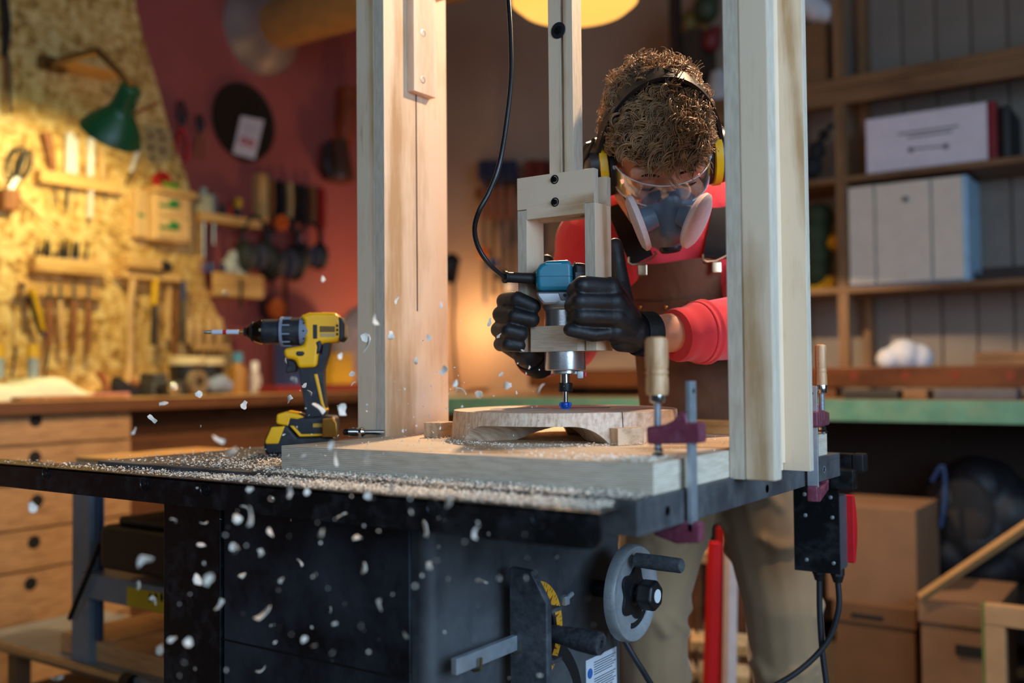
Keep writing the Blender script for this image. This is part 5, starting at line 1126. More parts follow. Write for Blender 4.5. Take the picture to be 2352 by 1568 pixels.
# ------------------------------------------------------------------ thickness planer
YP = .36; pl_ = thing('thickness_planer', 'grey thickness planer with black motor left of the saw', 'planer', (-1.55, YP+.2, 0))
PG = mat('planer_grey', '78828a', .45, .1, .12, 20, .05, 120); PB = mat('planer_black', '08090b', .5, 0, .2, 20)
def Pp(px, py, y=YP): return ony(px, py, y)
a = Pp(165, 1120); zt_ = Pp(180, 1062).z; xb = Pp(205, 1300).x
part('column', MB().b2((a.x, YP, .33), (xb, YP+.04, zt_-.02), .003), PG, pl_); part('column', MB().b2((-1.06, YP, .33), (-1.01, YP+.04, zt_-.02), .003), PG, pl_)
part('column', MB().b2((a.x, YP+.30, .33), (xb, YP+.34, zt_-.02), .003), PG, pl_); part('rail_strip', MB().b2((xb+.006, YP+.01, .40), (xb+.022, YP+.02, zt_-.03), .002), mat('rail_blue', '3f5a78', .4, .4), pl_)
part('top_cover', MB().b2((a.x-.005, YP-.01, zt_-.02), (-1.0, YP+.36, zt_), .003), PG, pl_); part('top_board', MB().b2((a.x-.002, YP+.01, zt_+.0005), (-1.0, YP+.36, zt_+.012), .002), PINE, pl_)
zb0 = Pp(300, 1320, YP-.05).z
mo = MB(); mo.b2((Pp(226, 1250, YP-.05).x, YP-.05, zb0), (-1.03, YP+.2, Pp(300, 1215, YP-.05).z), .015, 3); motor = part('motor', mo, PB, pl_, 45); part('motor_cover', MB().b2((Pp(250, 1250, YP-.05).x, YP-.03, Pp(300, 1215, YP-.05).z-.002), (-1.05, YP+.16, Pp(300, 1195, YP-.05).z), .010, 3), PB, motor)
part('front_beam', MB().b2((xb-.01, YP-.02, Pp(300, 1395, YP-.02).z), (-1.02, YP+.1, Pp(300, 1335, YP-.02).z), .004), PG, pl_)
yst = MB().b2((Pp(292, 1370, YP-.02).x, YP-.0212, Pp(300, 1392, YP-.02).z), (-1.03, YP-.0204, Pp(300, 1348, YP-.02).z)); ys_ = part('warning_label', yst, mat('label_yellow', 'c9a812', .5), pl_, 0, 'yellow warning label')
for x in (345, 358, 371): part('symbol', MB().ell(Pp(x, 1372, YP-.0215), (.006, .0006, .010), None, 10, 8), HOLE, ys_)
part('rear_panel', MB().b2((xb, YP+.3, .40), (-1.05, YP+.32, zt_-.03)), PB, pl_)
bzp = Pp(300, 1548).z; bx1 = -1.47
bed = MB(); bed.b2((-2.12, YP-.01, bzp-.03), (-1.05, YP+.33, bzp), .006); part('bed', bed, mat('bed_steel', '8d8f8e', .4, .25, .2, 10, .05), pl_); part('bed_roller', MB().cyl((-2.12, YP-.012, bzp-.012), (bx1, YP-.012, bzp-.012), .012), mat('roller_steel', '9a927c', .25, .9), pl_)
part('roller_cap', MB().cyl((bx1, YP-.012, bzp-.012), (bx1+.03, YP-.012, bzp-.012), .018), PB, pl_)
for x in (-1.98, -1.12):
    for y in (YP+.03, YP+.29): part('stand_leg', MB().b2((x-.02, y-.02, 0), (x+.02, y+.02, bzp-.0305), .002), mat('stand_wood', '6b4a2c', .6), pl_)
part('stand_shelf', MB().b2((-2.0, YP+.03, .20), (-1.1, YP+.3, .22)), mat('stand_wood', '6b4a2c', .6), pl_)
part('planer_cord', MB().tube(bez([Pp(228, 1250, YP-.03), Pp(205, 1310, YP-.03), Pp(180, 1370, YP-.03), Pp(160, 1420, YP-.02)], 6), .006, 8), RUBBER, pl_)
q = MB(); x0, x1 = Pp(140, 1470, YP+.02).x, -1.10
q.prism([(x0, bzp+.0005), (x1, bzp+.0005), (x1, bzp+.045), (x0+.20, bzp+.045), (x0+.19, bzp+.036), (x0+.18, bzp+.045), (x0+.004, bzp+.045), (x0, bzp+.04)], 'y', YP+.02, YP+.30)
one('oak_plank', q, wood('planed_oak', 'dda36a', 'b57f4c', 'x', .7), 'thick notched plank lying on the planer bed', 'plank')
# ------------------------------------------------------------------ back wall: shelves, green bench, storage
YS = 2.72
def S(px, py, y=YS): return ony(px, py, y)
SHW = wood('shelf_pine', '82603f', '553b24', 'x', .8)
SHZ = wood('shelf_pine_upright', '906c49', '60452c', 'z', .8)
su = thing('shelf_unit', 'tall pine shelf unit along the back wall', 'shelf unit', (-.3, 2.88, .95))
def zs_at(px, py): return S(px, py).z
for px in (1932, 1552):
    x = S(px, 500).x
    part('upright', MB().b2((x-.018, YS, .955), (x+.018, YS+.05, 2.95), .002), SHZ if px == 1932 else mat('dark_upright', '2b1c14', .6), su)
    part('upright', MB().b2((x-.018+.02, YB-.07, .955), (x+.018+.02, YB-.02, 2.95), .002), SHZ, su)
x9 = .62
for y_ in (YS, YB-.07): part('upright', MB().b2((x9, y_, .955), (x9+.036, y_+.05, 2.95), .002), SHZ, su)
x0s = S(1552, 500).x
shelf_z = {}
for nm, px, py, th in (('a', 1932, 178, .035), ('b', 1932, 406, .022), ('c', 1932, 660, .022)):
    z = zs_at(px, py); shelf_z[nm] = z; part('shelf_board', MB().b2((x0s, YS-.004, z-th), (x9+.02, YB-.02, z), .002), SHW, su)
part('cross_brace', MB().b2((x0s, YS-.003, shelf_z['a']-.10), (x9, YS+.02, shelf_z['a']-.0355), .002), SHW, su)
def sbox(name, label, cat, px0, px1, shelf, hgt, y, depth, m, bev=.004):
    xa, xb2 = S(px0, 500, y).x, S(px1, 500, y).x; z = shelf_z[shelf]
    return one(name, MB().b2((xa, y, z+.0006), (xb2, y+depth, z+hgt), bev), m, label, cat)
WHB = mat('white_card', 'dcd6dc', .55, 0, .05)
t = thing('archive_box', 'white storage box with dark red end on the middle shelf', 'box', (S(2130, 400).x, YS+.15, shelf_z['b'])); xa, xb2 = S(1990, 400, YS+.02).x, S(2270, 400, YS+.02).x; z = shelf_z['b']
bx = part('box_body', MB().b2((xa, YS+.02, z+.0006), (xb2, YS+.28, z+.205), .004), WHB, t); part('red_end', MB().b2((xb2+.0005, YS+.02, z+.0006), (xb2+.03, YS+.28, z+.205), .004), mat('dark_red', '7a0f1c', .5), t); part('dark_end', MB().b2((xb2+.0305, YS+.03, z+.0006), (xb2+.075, YS+.27, z+.19), .02), mat('dark_end', '1c1a1a', .6), t)
part('handle_print', MB().tube([S(2092, 343, YS+.0195), S(2130, 339, YS+.0195), S(2172, 336, YS+.0195)], .003, 6), INK, bx)
for px, py in ((2092, 344), (2173, 336)): part('handle_ring', MB().lathe(S(px, py, YS+.0195), (0, -1, 0), [(.010, 0), (.010, .001), (0, .001)], 14), INK, bx)
for k in range(2): part('print_line', MB().b2((S(2060+k*20, 310).x, YS+.0192, S(2060, 308+k*10, YS).z), (S(2200-k*15, 310).x, YS+.02, S(2060, 304+k*10, YS).z)), INK, bx)
t = thing('white_cabinet', 'large cream cabinet with three door panels on the lower shelf', 'cabinet', (S(2090, 640).x, YS+.1, shelf_z['c'])); z = shelf_z['c']; xs = [S(q, 600, YS+.01).x for q in (1950, 2012, 2142, 2216)]; CRM = mat('cream_panel', 'dcd2bf', .5, 0, .05)
part('carcass', MB().b2((xs[0], YS+.022, z+.0006), (xs[3]+.012, YS+.26, z+.372), .004), mat('pale_blue_side', '9fc0d4', .5), t)
for a_, b_ in zip(xs[:-1], xs[1:]): part('door', MB().b2((a_+.003, YS+.004, z+.008), (b_-.003, YS+.0215, z+.368), .003), CRM, t)
part('door_knob', MB().ell(S(2080, 457, YS), .010, None, 12, 8), INK, t)
sbox('flat_box', 'flat dark box at the right end of the lower shelf', 'box', 2252, 2420, 'c', .045, YS+.06, .2, mat('flat_dark', '2c2522', .6))
# drill on the shelf
t = thing('cordless_drill', 'small cordless drill with yellow battery standing on the shelf beside the right post', 'drill', S(1892, 655, YS+.10)); z = shelf_z['c']; xd = S(1892, 600, YS+.1).x
part('battery', MB().b2((xd-.065, YS+.08, z+.0006), (xd+.05, YS+.15, z+.055), .012), YEL, t); part('handle', MB().tube([(xd, YS+.115, z+.05), (xd-.004, YS+.115, z+.11), (xd+.01, YS+.115, z+.16)], [.026, .02, .024], 12), DKM, t); part('motor_body', MB().cyl((xd-.03, YS+.115, z+.185), (xd+.055, YS+.115, z+.185), .034, .034, 20, bev=.006), YEL, t); part('chuck', MB().cyl((xd-.03, YS+.115, z+.185), (xd-.09, YS+.115, z+.185), .028, .016, 20), DKM, t)
clothlump('green_pouch', 'dark green pouch behind the drill on the shelf', [(1868, 540, 3.85, .07), (1880, 500, 3.86, .06), (1870, 590, 3.85, .07), (1872, 625, 3.85, .06)], mat('pouch_green', '2f3a1c', .8), .01)
clothlump('dark_glove', 'dark work glove leaning on the middle shelf beside the right post', [(1862, 385, 3.82, .045), (1876, 345, 3.82, .035), (1892, 310, 3.82, .022), (1908, 290, 3.82, .014)], mat('glove_dark', '1b1a1c', .8), .008)
sbox('brown_carton', 'brown cardboard carton on the top shelf beside the right post', 'carton', 1850, 1908, 'a', .24, YS+.04, .2, mat('dim_card', '7a5836', .8))
clothlump('crumpled_paper', 'pale crumpled paper on the brown carton', [(1870, 20, 3.78, .05), (1895, 30, 3.78, .04), (1850, 5, 3.78, .05)], mat('paper_white', 'c2c4c6', .7), .008)
for (px, py, r_, m1, lab_) in ((1622, 20, .055, mat('toy_green', '2f3a22', .6), 'green toy on the top shelf behind the head'), (1632, 92, .045, mat('toy_red', '6a1a14', .6), 'red toy on the top shelf behind the head'), (1582, 52, .04, mat('toy_yellow', '6a5214', .6), 'yellow toy on the top shelf behind the head')):
    p = S(px, py, YS+.12); q = MB(); q.ell(p, r_, None, 16, 12); q.ell(p+Vector((r_*.6, 0, r_*.7)), r_*.55, None, 14, 10); q.ell((p.x, p.y, p.z-.02), (r_*.9, r_*.9, r_*.7)); one('toy_figure', fuse(q, .008, 2), m1, lab_, 'toy', None, 0)
zt3 = S(1622, 70, YS+.12).z
one('toy_carton', MB().b2((S(1562, 100, YS+.06).x, YS+.06, shelf_z['a']+.0006), (S(1606, 100, YS+.06).x, YS+.24, min(zt3, S(1582, 52, YS+.12).z-.028)), .004), mat('toy_card', '3a2a1c', .8), 'dark carton under the toys on the top shelf', 'carton')
p = S(1650, 170, YS+.1); one('white_jar', MB().lathe((p.x, p.y, shelf_z['a']+.0006), (0, 0, 1), [(0, 0), (.05, 0), (.055, .06), (.035, .12), (.03, .14), (0, .14)], 28), mat('jar_white', 'b9b4b0', .3), 'white glass jar on the shelf behind the head', 'jar')

# brown beam bench + green bench
YG = 2.15
gb_ = thing('green_bench', 'long bench with worn green front edge along the back wall', 'bench', (-.8, 2.5, 0)); zg = ony(1900, 918, YG).z; GRE = mat('worn_green_paint', '4a7a69', .55, 0, .18, 12, .2, 60, dust=.3, dustcol='9a8a62', ds=18)
part('worktop', MB().b2((-2.35, YG+.012, zg-.055), (.75, YB-.03, zg), .003), wood('bench_back_wood', '9a7650', '6a4a2c', 'x', .8), gb_); part('front_edge', MB().b2((-2.35, YG, zg-.066), (.75, YG+.0115, zg+.001), .002), GRE, gb_)
for x in (-2.3, -1.3, .62): part('leg', MB().b2((x, YG+.05, 0), (x+.08, YG+.13, zg-.0555), .003), DKW, gb_)
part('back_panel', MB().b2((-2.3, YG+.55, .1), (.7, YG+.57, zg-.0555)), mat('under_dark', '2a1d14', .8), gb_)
bm = thing('vice_beam', 'old reddish-brown beam with bolt holes lying along the green bench', 'beam', (-.5, 2.42, zg)); zb1 = ony(1950, 842, 2.40).z
part('beam', MB().b2((-1.75, 2.40, zg+.035), (.72, 2.50, zb1), .005), wood('rosewood_beam', '5e361c', '381d0e', 'x', .7, .4), bm)
for px in (1962, 2080, 2195, 2320): part('bolt_hole', MB().lathe(ony(px, 862, 2.3995), (0, -1, 0), [(.014, 0), (.014, .001), (0, .001)], 16), mat('bolt_red', '6a2a14', .4), bm)
for x in (-1.7, -.6, .5): part('beam_foot', MB().b2((x, 2.41, zg+.0006), (x+.10, 2.49, zg+.035), .002), DKW, bm)
for i, (a_, b_, hh, m1, lab_) in enumerate(((1945, 2070, .028, mat('box_dark', '23201c', .6), 'flat dark case under the beam beside the right post'), (2080, 2135, .03, SHW, 'short pine offcut under the beam'), (2150, 2340, .032, mat('grey_tray', '4a4a4e', .5), 'long grey tray under the beam at the right'))):
    xa, xb2 = ony(a_, 900, 2.30).x, ony(b_, 900, 2.30).x; one(['flat_case', 'pine_offcut', 'steel_tray'][i], MB().b2((xa, 2.26, zg+.0006), (xb2, 2.38, zg+hh), .004), m1, lab_, ['case', 'offcut', 'tray'][i])
for i, (px0, px1) in enumerate(((1205, 1300), (1320, 1450))):
    xa, xb2 = ony(px0, 900, 2.45).x, ony(px1, 900, 2.45).x; one('tool_case', MB().b2((xa, 2.55, zg+.0006), (xb2, 2.75, zg+.07+.03*i), .006), mat('case_brown', '5a3c22', .6) if i else DKM, ['dark flat tool case on the green bench behind the router', 'brown wooden case on the green bench behind the left fork hand'][i], 'case')
clothlump('white_helmet', 'white round bundle on the beam beneath the shelves', [(2040, 825, 3.35, .04), (2075, 815, 3.35, .055), (2110, 822, 3.35, .05)], mat('bundle_white', 'b9bcc4', .6), .008)
xa, xb2 = ony(2245, 830, 2.6).x, ony(2420, 830, 2.6).x
for k in range(2): one('plank_stack_board', MB().b2((xa+.08*(1-k)*0, 2.55, zb1+.0006+k*.022), (xb2, 2.8, zb1+.021+k*.022), .002), SHW, ['lower board of the pair at the right end of the beam', 'upper board of the pair at the right end of the beam'][k], 'board', 'boards at the right end of the beam')

# below the bench
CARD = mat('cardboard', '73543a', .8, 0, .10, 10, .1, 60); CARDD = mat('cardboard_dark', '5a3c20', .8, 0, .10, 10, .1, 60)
def carton(label, px0, px1, pyt, pyb, y, depth, m, flap=True, hole=None):
    a_, b_ = ony(px0, pyb, y), ony(px1, pyb, y); zt = ony((px0+px1)/2, pyt, y).z; zb = max(0.0006, ony((px0+px1)/2, pyb, y).z)
    t = thing('cardboard_box', label, 'box', ((a_.x+b_.x)/2, y+depth/2, zb)); bd = part('box_body', MB().b2((a_.x, y, zb), (b_.x, y+depth, zt), .004), m, t)
    if flap: part('lid', MB().b2((a_.x-.006, y-.006, zt-.055), (b_.x+.006, y+depth+.006, zt+.004), .004), m, t)
    if hole: part('hand_hole', MB().b2((ony(hole[0], hole[2], y).x, y-.0075, ony(hole[0], hole[3], y).z), (ony(hole[1], hole[2], y).x, y-.0005, ony(hole[0], hole[2], y).z), .002), HOLE, bd)
    return t
low_z = ony(2020, 1392, 2.0).z
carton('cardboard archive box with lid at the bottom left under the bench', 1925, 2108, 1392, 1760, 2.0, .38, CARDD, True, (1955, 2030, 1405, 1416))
carton('open tan cardboard box standing on the lidded archive box', 1900, 2108, 1165, 1388, 2.02, .30, CARD, False)
carton('cardboard archive box with hand hole at the bottom right under the bench', 2122, 2290, 1392, 1760, 1.92, .38, CARD, True, (2195, 2262, 1478, 1500))
t = thing('black_bag', 'black sack with blue ties slumped under the green bench', 'bag', at(2210, 1330, 3.0)); q = MB()
for px, py, r_ in ((2180, 1150, .10), (2240, 1120, .12), (2300, 1180, .15), (2230, 1230, .14), (2180, 1270, .10), (2340, 1250, .14), (2280, 1110, .09), (2260, 1300, .12)): q.ell(at(px, py, 3.2), r_*.88, None, 16, 12)
part('sack', fuse(q, .012, 3), mat('sack_black', '0f0f12', .55, 0, .3, 10, .6, 14), t, 0); part('dusty_patch', MB().ell(at(2215, 1180, 3.13), (.09, .04, .12), None, 16, 12), mat('sack_grey', '1f1b19', .8, 0, .3, 20, .5, 20), t)
part('blue_tie', MB().tube(bez([at(2140, 1105, 3.1), at(2165, 1070, 3.09), at(2170, 1140, 3.08), at(2160, 1210, 3.08)], 6), .007, 8), mat('tie_blue', '14305a', .6), t)
one('diagonal_batten', MB().cyl(at(2115, 1372, 2.75), at(2420, 1165, 2.55), .014, .014, 4), mat('batten_wood', '8f6c42', .6, 0, .15, 14), 'long pale batten leaning diagonally under the bench', 'batten')
t = thing('wooden_frame', 'pale wooden frame with green edge standing at the lower right corner', 'frame', (ony(2340, 1568, 1.75).x, 1.77, 0)); xa, xb2 = ony(2262, 1500, 1.75).x, ony(2310, 1500, 1.75).x; zt = ony(2300, 1392, 1.75).z; z1 = ony(2300, 1440, 1.75).z
part('stile', MB().b2((xa, 1.75, .0006), (xb2, 1.79, z1), .003), mat('frame_wood', '9c7a54', .6, 0, .15, 14), t); part('rail', MB().b2((xa, 1.75, z1+.0005), (xa+.55, 1.79, zt), .003), mat('frame_wood', '9c7a54', .6, 0, .15, 14), t); part('green_edge', MB().b2((xa-.006, 1.75, .0006), (xa-.0005, 1.79, zt), .001), mat('edge_green', '5a6a2a', .6), t); part('stile', MB().b2((xa+.50, 1.75, .0006), (xa+.55, 1.79, z1), .003), mat('frame_wood', '9c7a54', .6, 0, .15, 14), t)
one('dark_crate', MB().b2((xb2+.12, 1.85, .0006), (xb2+.60, 2.1, ony(2300, 1330, 1.85).z), .01), mat('crate_maroon', '1f1416', .6), 'dark maroon crate behind the wooden frame', 'crate')
# spirit levels and crate behind the legs
DL_ = 2.55
def upright_bar(name, label, px0, py0, px1, py1, d, w, th, m, cat, grp=None):
    a_, b_ = at(px0, py0, d), at(px1, py1, d); bt_ = Vector((b_.x+(b_.x-a_.x)*.6, b_.y+(b_.y-a_.y)*.6, max(.004, b_.z-(a_.z-b_.z)*.6)))
    return one(name, MB().tube([a_.lerp(bt_, i/5) for i in range(6)], w, 4, flat=th), m, label, cat, grp)
upright_bar('spirit_level', 'long red spirit level leaning between the legs', 1642, 1245, 1632, 1540, DL_, .020, .5, REDPL, 'level', 'levels between the legs'); upright_bar('spirit_level', 'second red spirit level right of the first one', 1660, 1210, 1662, 1525, DL_+.06, .018, .5, mat('level_red2', 'a8121a', .4), 'level', 'levels between the legs'); upright_bar('spirit_level', 'white spirit level right of the red ones', 1680, 1215, 1676, 1505, DL_+.02, .019, .5, mat('level_white', 'c9c0bc', .4), 'level', 'levels between the legs')
t = thing('slatted_crate', 'low wooden slatted crate seen between the legs', 'crate', (at(1650, 1480, 2.75).x, at(1650, 1480, 2.75).y, 0))
for py in (1265, 1470, 1540): a_ = at(1585, py, 2.75); b_ = at(1720, py+12, 2.75); part('slat', MB().tube([a_, b_], .030, 4, flat=.4), PINE, t)
for px in (1590, 1715): a_ = at(px, 1250, 2.78); part('post', MB().b2((a_.x-.02, a_.y-.02, .0006), (a_.x+.02, a_.y+.02, a_.z), .003), DKW, t)

# bar clamps hanging on the back wall
YC = YB-.03
def CW(px, py, y=YC): return ony(px, py, y)
rk = thing('clamp_rack', 'dark wooden rack holding a row of bar clamps on the back wall', 'rack', CW(1180, 470, YC)); part('rack_rail', MB().b2((CW(1098, 440).x, YB-.05, CW(1150, 452).z), (CW(1420, 440).x, YB-.0005, CW(1150, 425).z), .003), DKW, rk)
names = ['first', 'second', 'third', 'fourth', 'fifth', 'sixth', 'seventh', 'eighth', 'ninth']
for i, px in enumerate((1112, 1132, 1152, 1174, 1222, 1246, 1278, 1300, 1322)):
    m1 = BLUEP if i < 4 else mat('clamp_maroon', '5a2018', .5); t = thing('hanging_clamp', 'bar clamp, %s from the left post in the back-wall rack' % names[i], 'clamp', CW(px, 705, YC-.06), 'bar clamps in the back-wall rack'); yy = YB-.09
    part('head', MB().box(CW(px, 392, yy), (.05, .05, .10), .008), mat('clamp_navy', '1c2a44', .5) if i < 4 else m1, t); part('handle', MB().cyl(CW(px, 430, yy), CW(px, 500, yy), .018, .021, 12), mat('clamp_handle_wood', '8a4f28', .5), t); part('bar', MB().b2((CW(px, 500, yy).x-.009, yy-.004, CW(px, 700-(i % 3)*22, yy).z), (CW(px, 500, yy).x+.009, yy+.004, CW(px, 400, yy).z)), mat('clamp_bar_dark', '4a443c', .45, .6) if i % 2 else GREYM2, t); part('jaw', MB().box(CW(px, 580+(i % 4)*26, yy), (.045, .04, .05), .006), [ORP, m1, DKM, WHT][i % 4], t)

# pendant lamp
pd = at(1320, 0, 2.75); zb_ = at(1320, 36, 2.75).z; R_p = 145*2.75/2287
pdt = thing('pendant_lamp', 'round amber pendant lamp hanging at the top of the picture', 'pendant lamp', (pd.x, pd.y, zb_))
SHD = NT('amber_shade'); SHD.out(Base_Color=lin('d9952f'), Roughness=.5, Emission_Color=(1, .50, .10, 1), Emission_Strength=1.15)
part('shade', MB().lathe((pd.x, pd.y, zb_), (0, 0, 1), [(0, .0), (R_p*.5, .004), (R_p*.85, .018), (R_p, .04), (R_p*.98, .065), (R_p*.7, .13), (R_p*.3, .17), (.03, .18), (0, .18)], 48), SHD.m, pdt); part('cord', MB().cyl((pd.x, pd.y, zb_+.18), (pd.x, pd.y, ZC-.001), .004, .004, 8), BLKPL, pdt)
point_light('pendant_bulb', (pd.x, pd.y, zb_-.012), 120, (1.0, .70, .42), .03, 133, (pd.x, pd.y, 0), .06)
# small work lamp in the corner behind the left post
wl2 = thing('work_lamp', 'small black work lamp on the bench end beside the left post', 'lamp', CW(1036, 905, YB-.5))
wx = CW(1038, 600, YB-.45); part('lamp_head', MB().lathe(wx, (-.75, .1, -.62), [(0, -.03), (.03, -.025), (.04, 0), (.075, .07), (.07, .07), (.0, .03)], 28), BLKPL, wl2)
part('stem', MB().tube(bez([wx, wx+Vector((.012, 0, -.15)), wx+Vector((-.01, .02, -.35)), Vector((wx.x+.03, wx.y, zg+.01))], 6), .007, 8), BLKPL, wl2); part('foot', MB().lathe((wx.x+.03, wx.y, zg+.0006), (0, 0, 1), [(0, 0), (.07, 0), (.07, .012), (.02, .02), (0, .02)], 24), BLKPL, wl2)
point_light('work_lamp_bulb', CW(1034, 745, YB-.24), 9, (1.0, .58, .26), .04)
# ------------------------------------------------------------------ flying chips and shavings
CHIP = mat('fresh_wood_chip', 'd8cdbd', .75, 0, .15, 200)
rnd = random.Random(21)
def chip_mesh(i):
    r = random.Random(100+i); n = 7; L = r.uniform(.007, .013); w = r.uniform(.0018, .0042); cv = r.uniform(-1.6, 1.6); tw = r.uniform(-.9, .9); P = []; q = MB(); V = []; F = []
    for j in range(n):
        t = j/(n-1)-.5; a = cv*t; x = L*math.sin(a)/cv if abs(cv) > .05 else L*t; z = L*(1-math.cos(a))/cv if abs(cv) > .05 else 0
        ww = w*(1-1.5*t*t)*(1+.25*math.sin(7*t+i)); d_ = Vector((0, math.cos(tw*t), math.sin(tw*t)))*ww; th_ = Vector((0, -math.sin(tw*t), math.cos(tw*t)))*.00028
        V += [Vector((x, 0, z))+d_+th_, Vector((x, 0, z))-d_+th_, Vector((x, 0, z))-d_-th_, Vector((x, 0, z))+d_-th_]
    for j in range(n-1):
        for k in range(4): F.append((j*4+k, j*4+(k+1) % 4, j*4+4+(k+1) % 4, j*4+4+k))
    F += [(3, 2, 1, 0), tuple((n-1)*4+k for k in range(4))]; q.add(V, F); return mesh_from(q, 'wood_chip', smooth=60)
CM = [chip_mesh(i) for i in range(10)]
for m0 in CM: m0.materials.append(CHIP)
def chip(px, py, d, s=1.0, k=None):
    where = 'in front of the black saw cabinet' if py > 1130 else ('around the yellow drill' if px < 800 else ('across the left post' if px < 1030 else 'beside the spinning router bit'))
    o = bpy.data.objects.new('wood_chip', CM[k if k is not None else rnd.randrange(10)]); COL.objects.link(o); o.location = at(px, py, d); o.rotation_euler = (rnd.uniform(0, 6.3), rnd.uniform(0, 6.3), rnd.uniform(0, 6.3)); o.scale = (s, s, s)
    o['label'] = ('large' if s > .9 else 'small' if s > .42 else 'tiny')+' pale wood chip flying '+where; o['category'] = 'wood chip'; o['group'] = 'wood chips flying from the router'
seen = [(330, 1285, 1.9), (455, 1330, 2.0), (478, 1330, 1.7), (463, 1250, 1.8), (545, 1190, 1.7), (577, 1185, 2.0), (560, 1165, 1.5), (622, 1222, 1.7), (740, 1225, 1.6), (785, 1183, 1.7), (833, 1305, 1.8), (822, 1232, 1.6), (605, 1410, 2.0), (600, 1540, 2.0), (395, 1468, 1.4), (432, 1475, 1.5), (978, 1213, 1.8), (1090, 1220, 1.7), (1106, 1333, 1.8), (504, 1390, 1.5), (556, 1320, 1.4), (574, 1125, 1.5), (662, 1130, 1.5), (705, 1130, 1.3), (530, 1035, 1.9), (350, 962, 1.7), (376, 926, 1.7), (457, 905, 1.7), (560, 930, 2.2), (662, 916, 1.7), (700, 885, 1.5), (712, 900, 1.6), (733, 935, 2.1), (785, 940, 1.9), (655, 828, 1.4), (677, 872, 1.5), (770, 1055, 1.7), (838, 1048, 1.5), (695, 1050, 1.4), (742, 640, 1.5), (840, 775, 2.2), (845, 790, 2.2), (780, 820, 1.5), (808, 858, 1.7), (810, 880, 1.3), (860, 735, 1.6), (898, 770, 1.4), (955, 830, 1.4), (910, 690, 1.3), (75, 1165, 1.8), (355, 1378, 1.4), (318, 1345, 1.6), (400, 1192, 1.3), (468, 1202, 1.5), (500, 1010, 1.5), (1013, 700, 1.3), (1045, 880, 1.5), (1060, 895, 2.0), (1100, 905, 1.7), (1125, 740, 1.4), (1145, 770, 1.6), (1165, 885, 1.8), (1020, 850, 1.3), (985, 775, 1.2), (1240, 890, 1.5), (1150, 860, 1.3), (760, 1020, 1.5), (900, 1120, 1.6), (845, 1140, 1.5), (1030, 1150, 1.5), (310, 990, 1.6), (130, 1560, 1.6), (365, 1490, 1.5), (985, 1300, 1.2), (870, 1390, 1.3), (930, 1460, 1.2), (700, 1470, 1.3), (760, 1400, 1.2), (645, 1330, 1.2), (690, 1290, 1.1), (600, 1270, 1.1), (540, 1255, 1.3)]
for x, y, s in seen: chip(x, y, rnd.uniform(1.0, 1.25) if y > 1000 else rnd.uniform(1.25, 1.6), s*.82)
for _ in range(110):
    a = rnd.random(); px = 1240-a*700+rnd.gauss(0, 60); py = 900-a*20+rnd.gauss(0, 70)+a*a*260; chip(px, py, rnd.uniform(1.35, 1.6), rnd.uniform(.18, .5))
for _ in range(80): chip(rnd.uniform(400, 1380), rnd.uniform(1130, 1568), rnd.uniform(.95, 1.2), rnd.uniform(.12, .45))
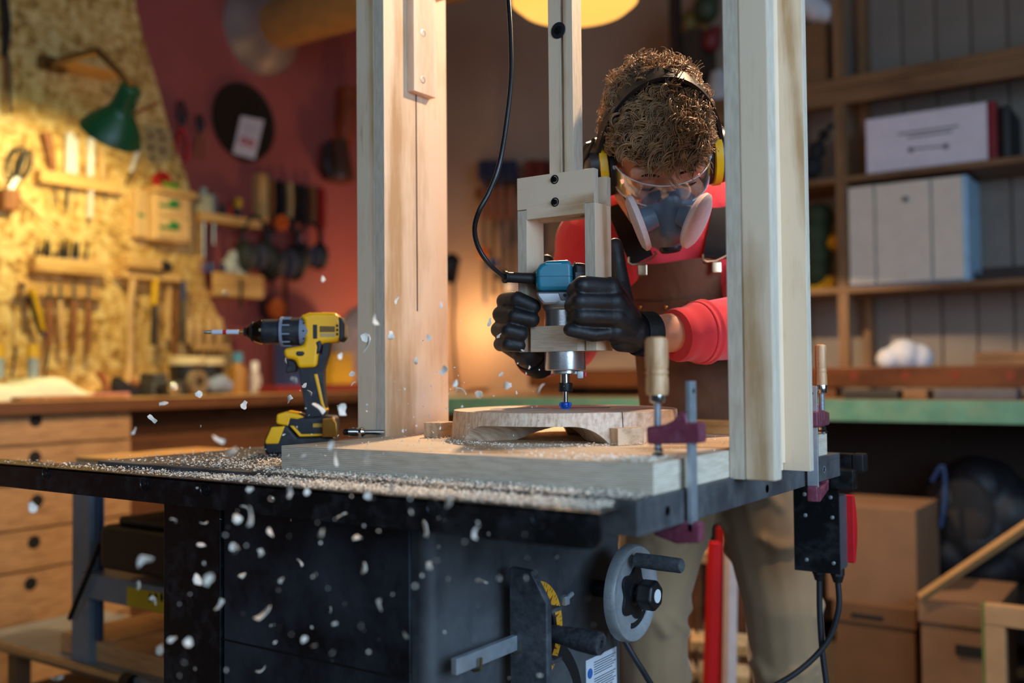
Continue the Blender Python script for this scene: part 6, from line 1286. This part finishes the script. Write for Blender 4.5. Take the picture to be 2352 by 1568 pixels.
# shavings lying on the saw and the jig board: uncountable, one object per surface
def shavings(name, label, fn, n, s0, s1, seed):
    r = random.Random(seed); q = MB()
    for _ in range(n):
        p, nz = fn(r); s = r.uniform(s0, s1); R_ = (Matrix.Rotation(r.uniform(0, 6.3), 3, 'Z') @ Matrix.Rotation(r.uniform(-.7, .7), 3, 'X') @ Matrix.Rotation(r.uniform(-.5, .5), 3, 'Y')); V = []; cv = r.uniform(-2.2, 2.2); w = r.uniform(.12, .3)
        for j in range(4):
            t = j/3-.5; a = cv*t; c_ = Vector((math.sin(a)/cv if abs(cv) > .05 else t, 0, (1-math.cos(a))/cv if abs(cv) > .05 else 0))
            V += [p+R_ @ ((c_+Vector((0, w, 0)))*s)+ZU*(s*.35), p+R_ @ ((c_-Vector((0, w, 0)))*s)+ZU*(s*.35)]
        q.add(V, [(0, 1, 3, 2), (2, 3, 5, 4), (4, 5, 7, 6)])
    o = one(name, q, mat('shaving_wood', 'f0e0cc', .8, 0, .2, 150), label, 'shavings', None, 0, 'stuff'); return o
def on_rail(r):
    x = -.012-abs(r.gauss(0, .42)); x = -.015-(abs(x) % 1.25); f = (1 if x > -.62 else .35); return Vector((x, r.uniform(RY0+.004, RY1-.002) if r.random() < .75 else r.uniform(RY1-.01, 0), RZ+max(0, r.gauss(.002*f, .002*f)))), 0
shavings('rail_shavings', 'curled pale shavings heaped along the black front rail', on_rail, 11000, .0015, .0042, 1)
def on_front(r): return Vector((r.uniform(-.63, -.006), r.uniform(.004, .052), T+max(0, r.gauss(.001, .0015)))), 0
shavings('table_shavings', 'curled pale shavings on the saw table along the jig board', on_front, 4600, .0015, .0042, 2)
def on_wing(r): x = -.645-abs(r.gauss(0, .16)); return Vector((max(-1.03, x), r.uniform(.01, .5)*r.random()**.5+.01, T+max(0, r.gauss(.001, .0015)))), 0
shavings('wing_shavings', 'loose shavings scattered left of the jig board under the drill', on_wing, 2400, .002, .0055, 3)
def on_board(r):
    if r.random() < .75:
        a = math.radians(cam_ang+r.uniform(-85, 75)); rr = .186+abs(r.gauss(0, .018)); p = Vector((SC.x+rr*math.cos(a), SC.y+rr*math.sin(a), BT+max(0, r.gauss(.0006, .001))))
    else: p = Vector((r.uniform(-.62, -.02), r.uniform(.06, .62), BT))
    p.x = min(-.012, max(-.63, p.x)); p.y = max(.056, p.y); return p, 0
shavings('board_shavings', 'fine shavings gathered on the jig board around the stool seat', on_board, 2200, .0015, .0045, 4)
def on_corner(r): return Vector((-.012-abs(r.gauss(0, .09)), .056+abs(r.gauss(0, .04)), BT+max(0, r.gauss(.0005, .001)))), 0
shavings('corner_shavings', 'fine shavings at the near corner of the jig board below the clamp', on_corner, 900, .002, .005, 5)
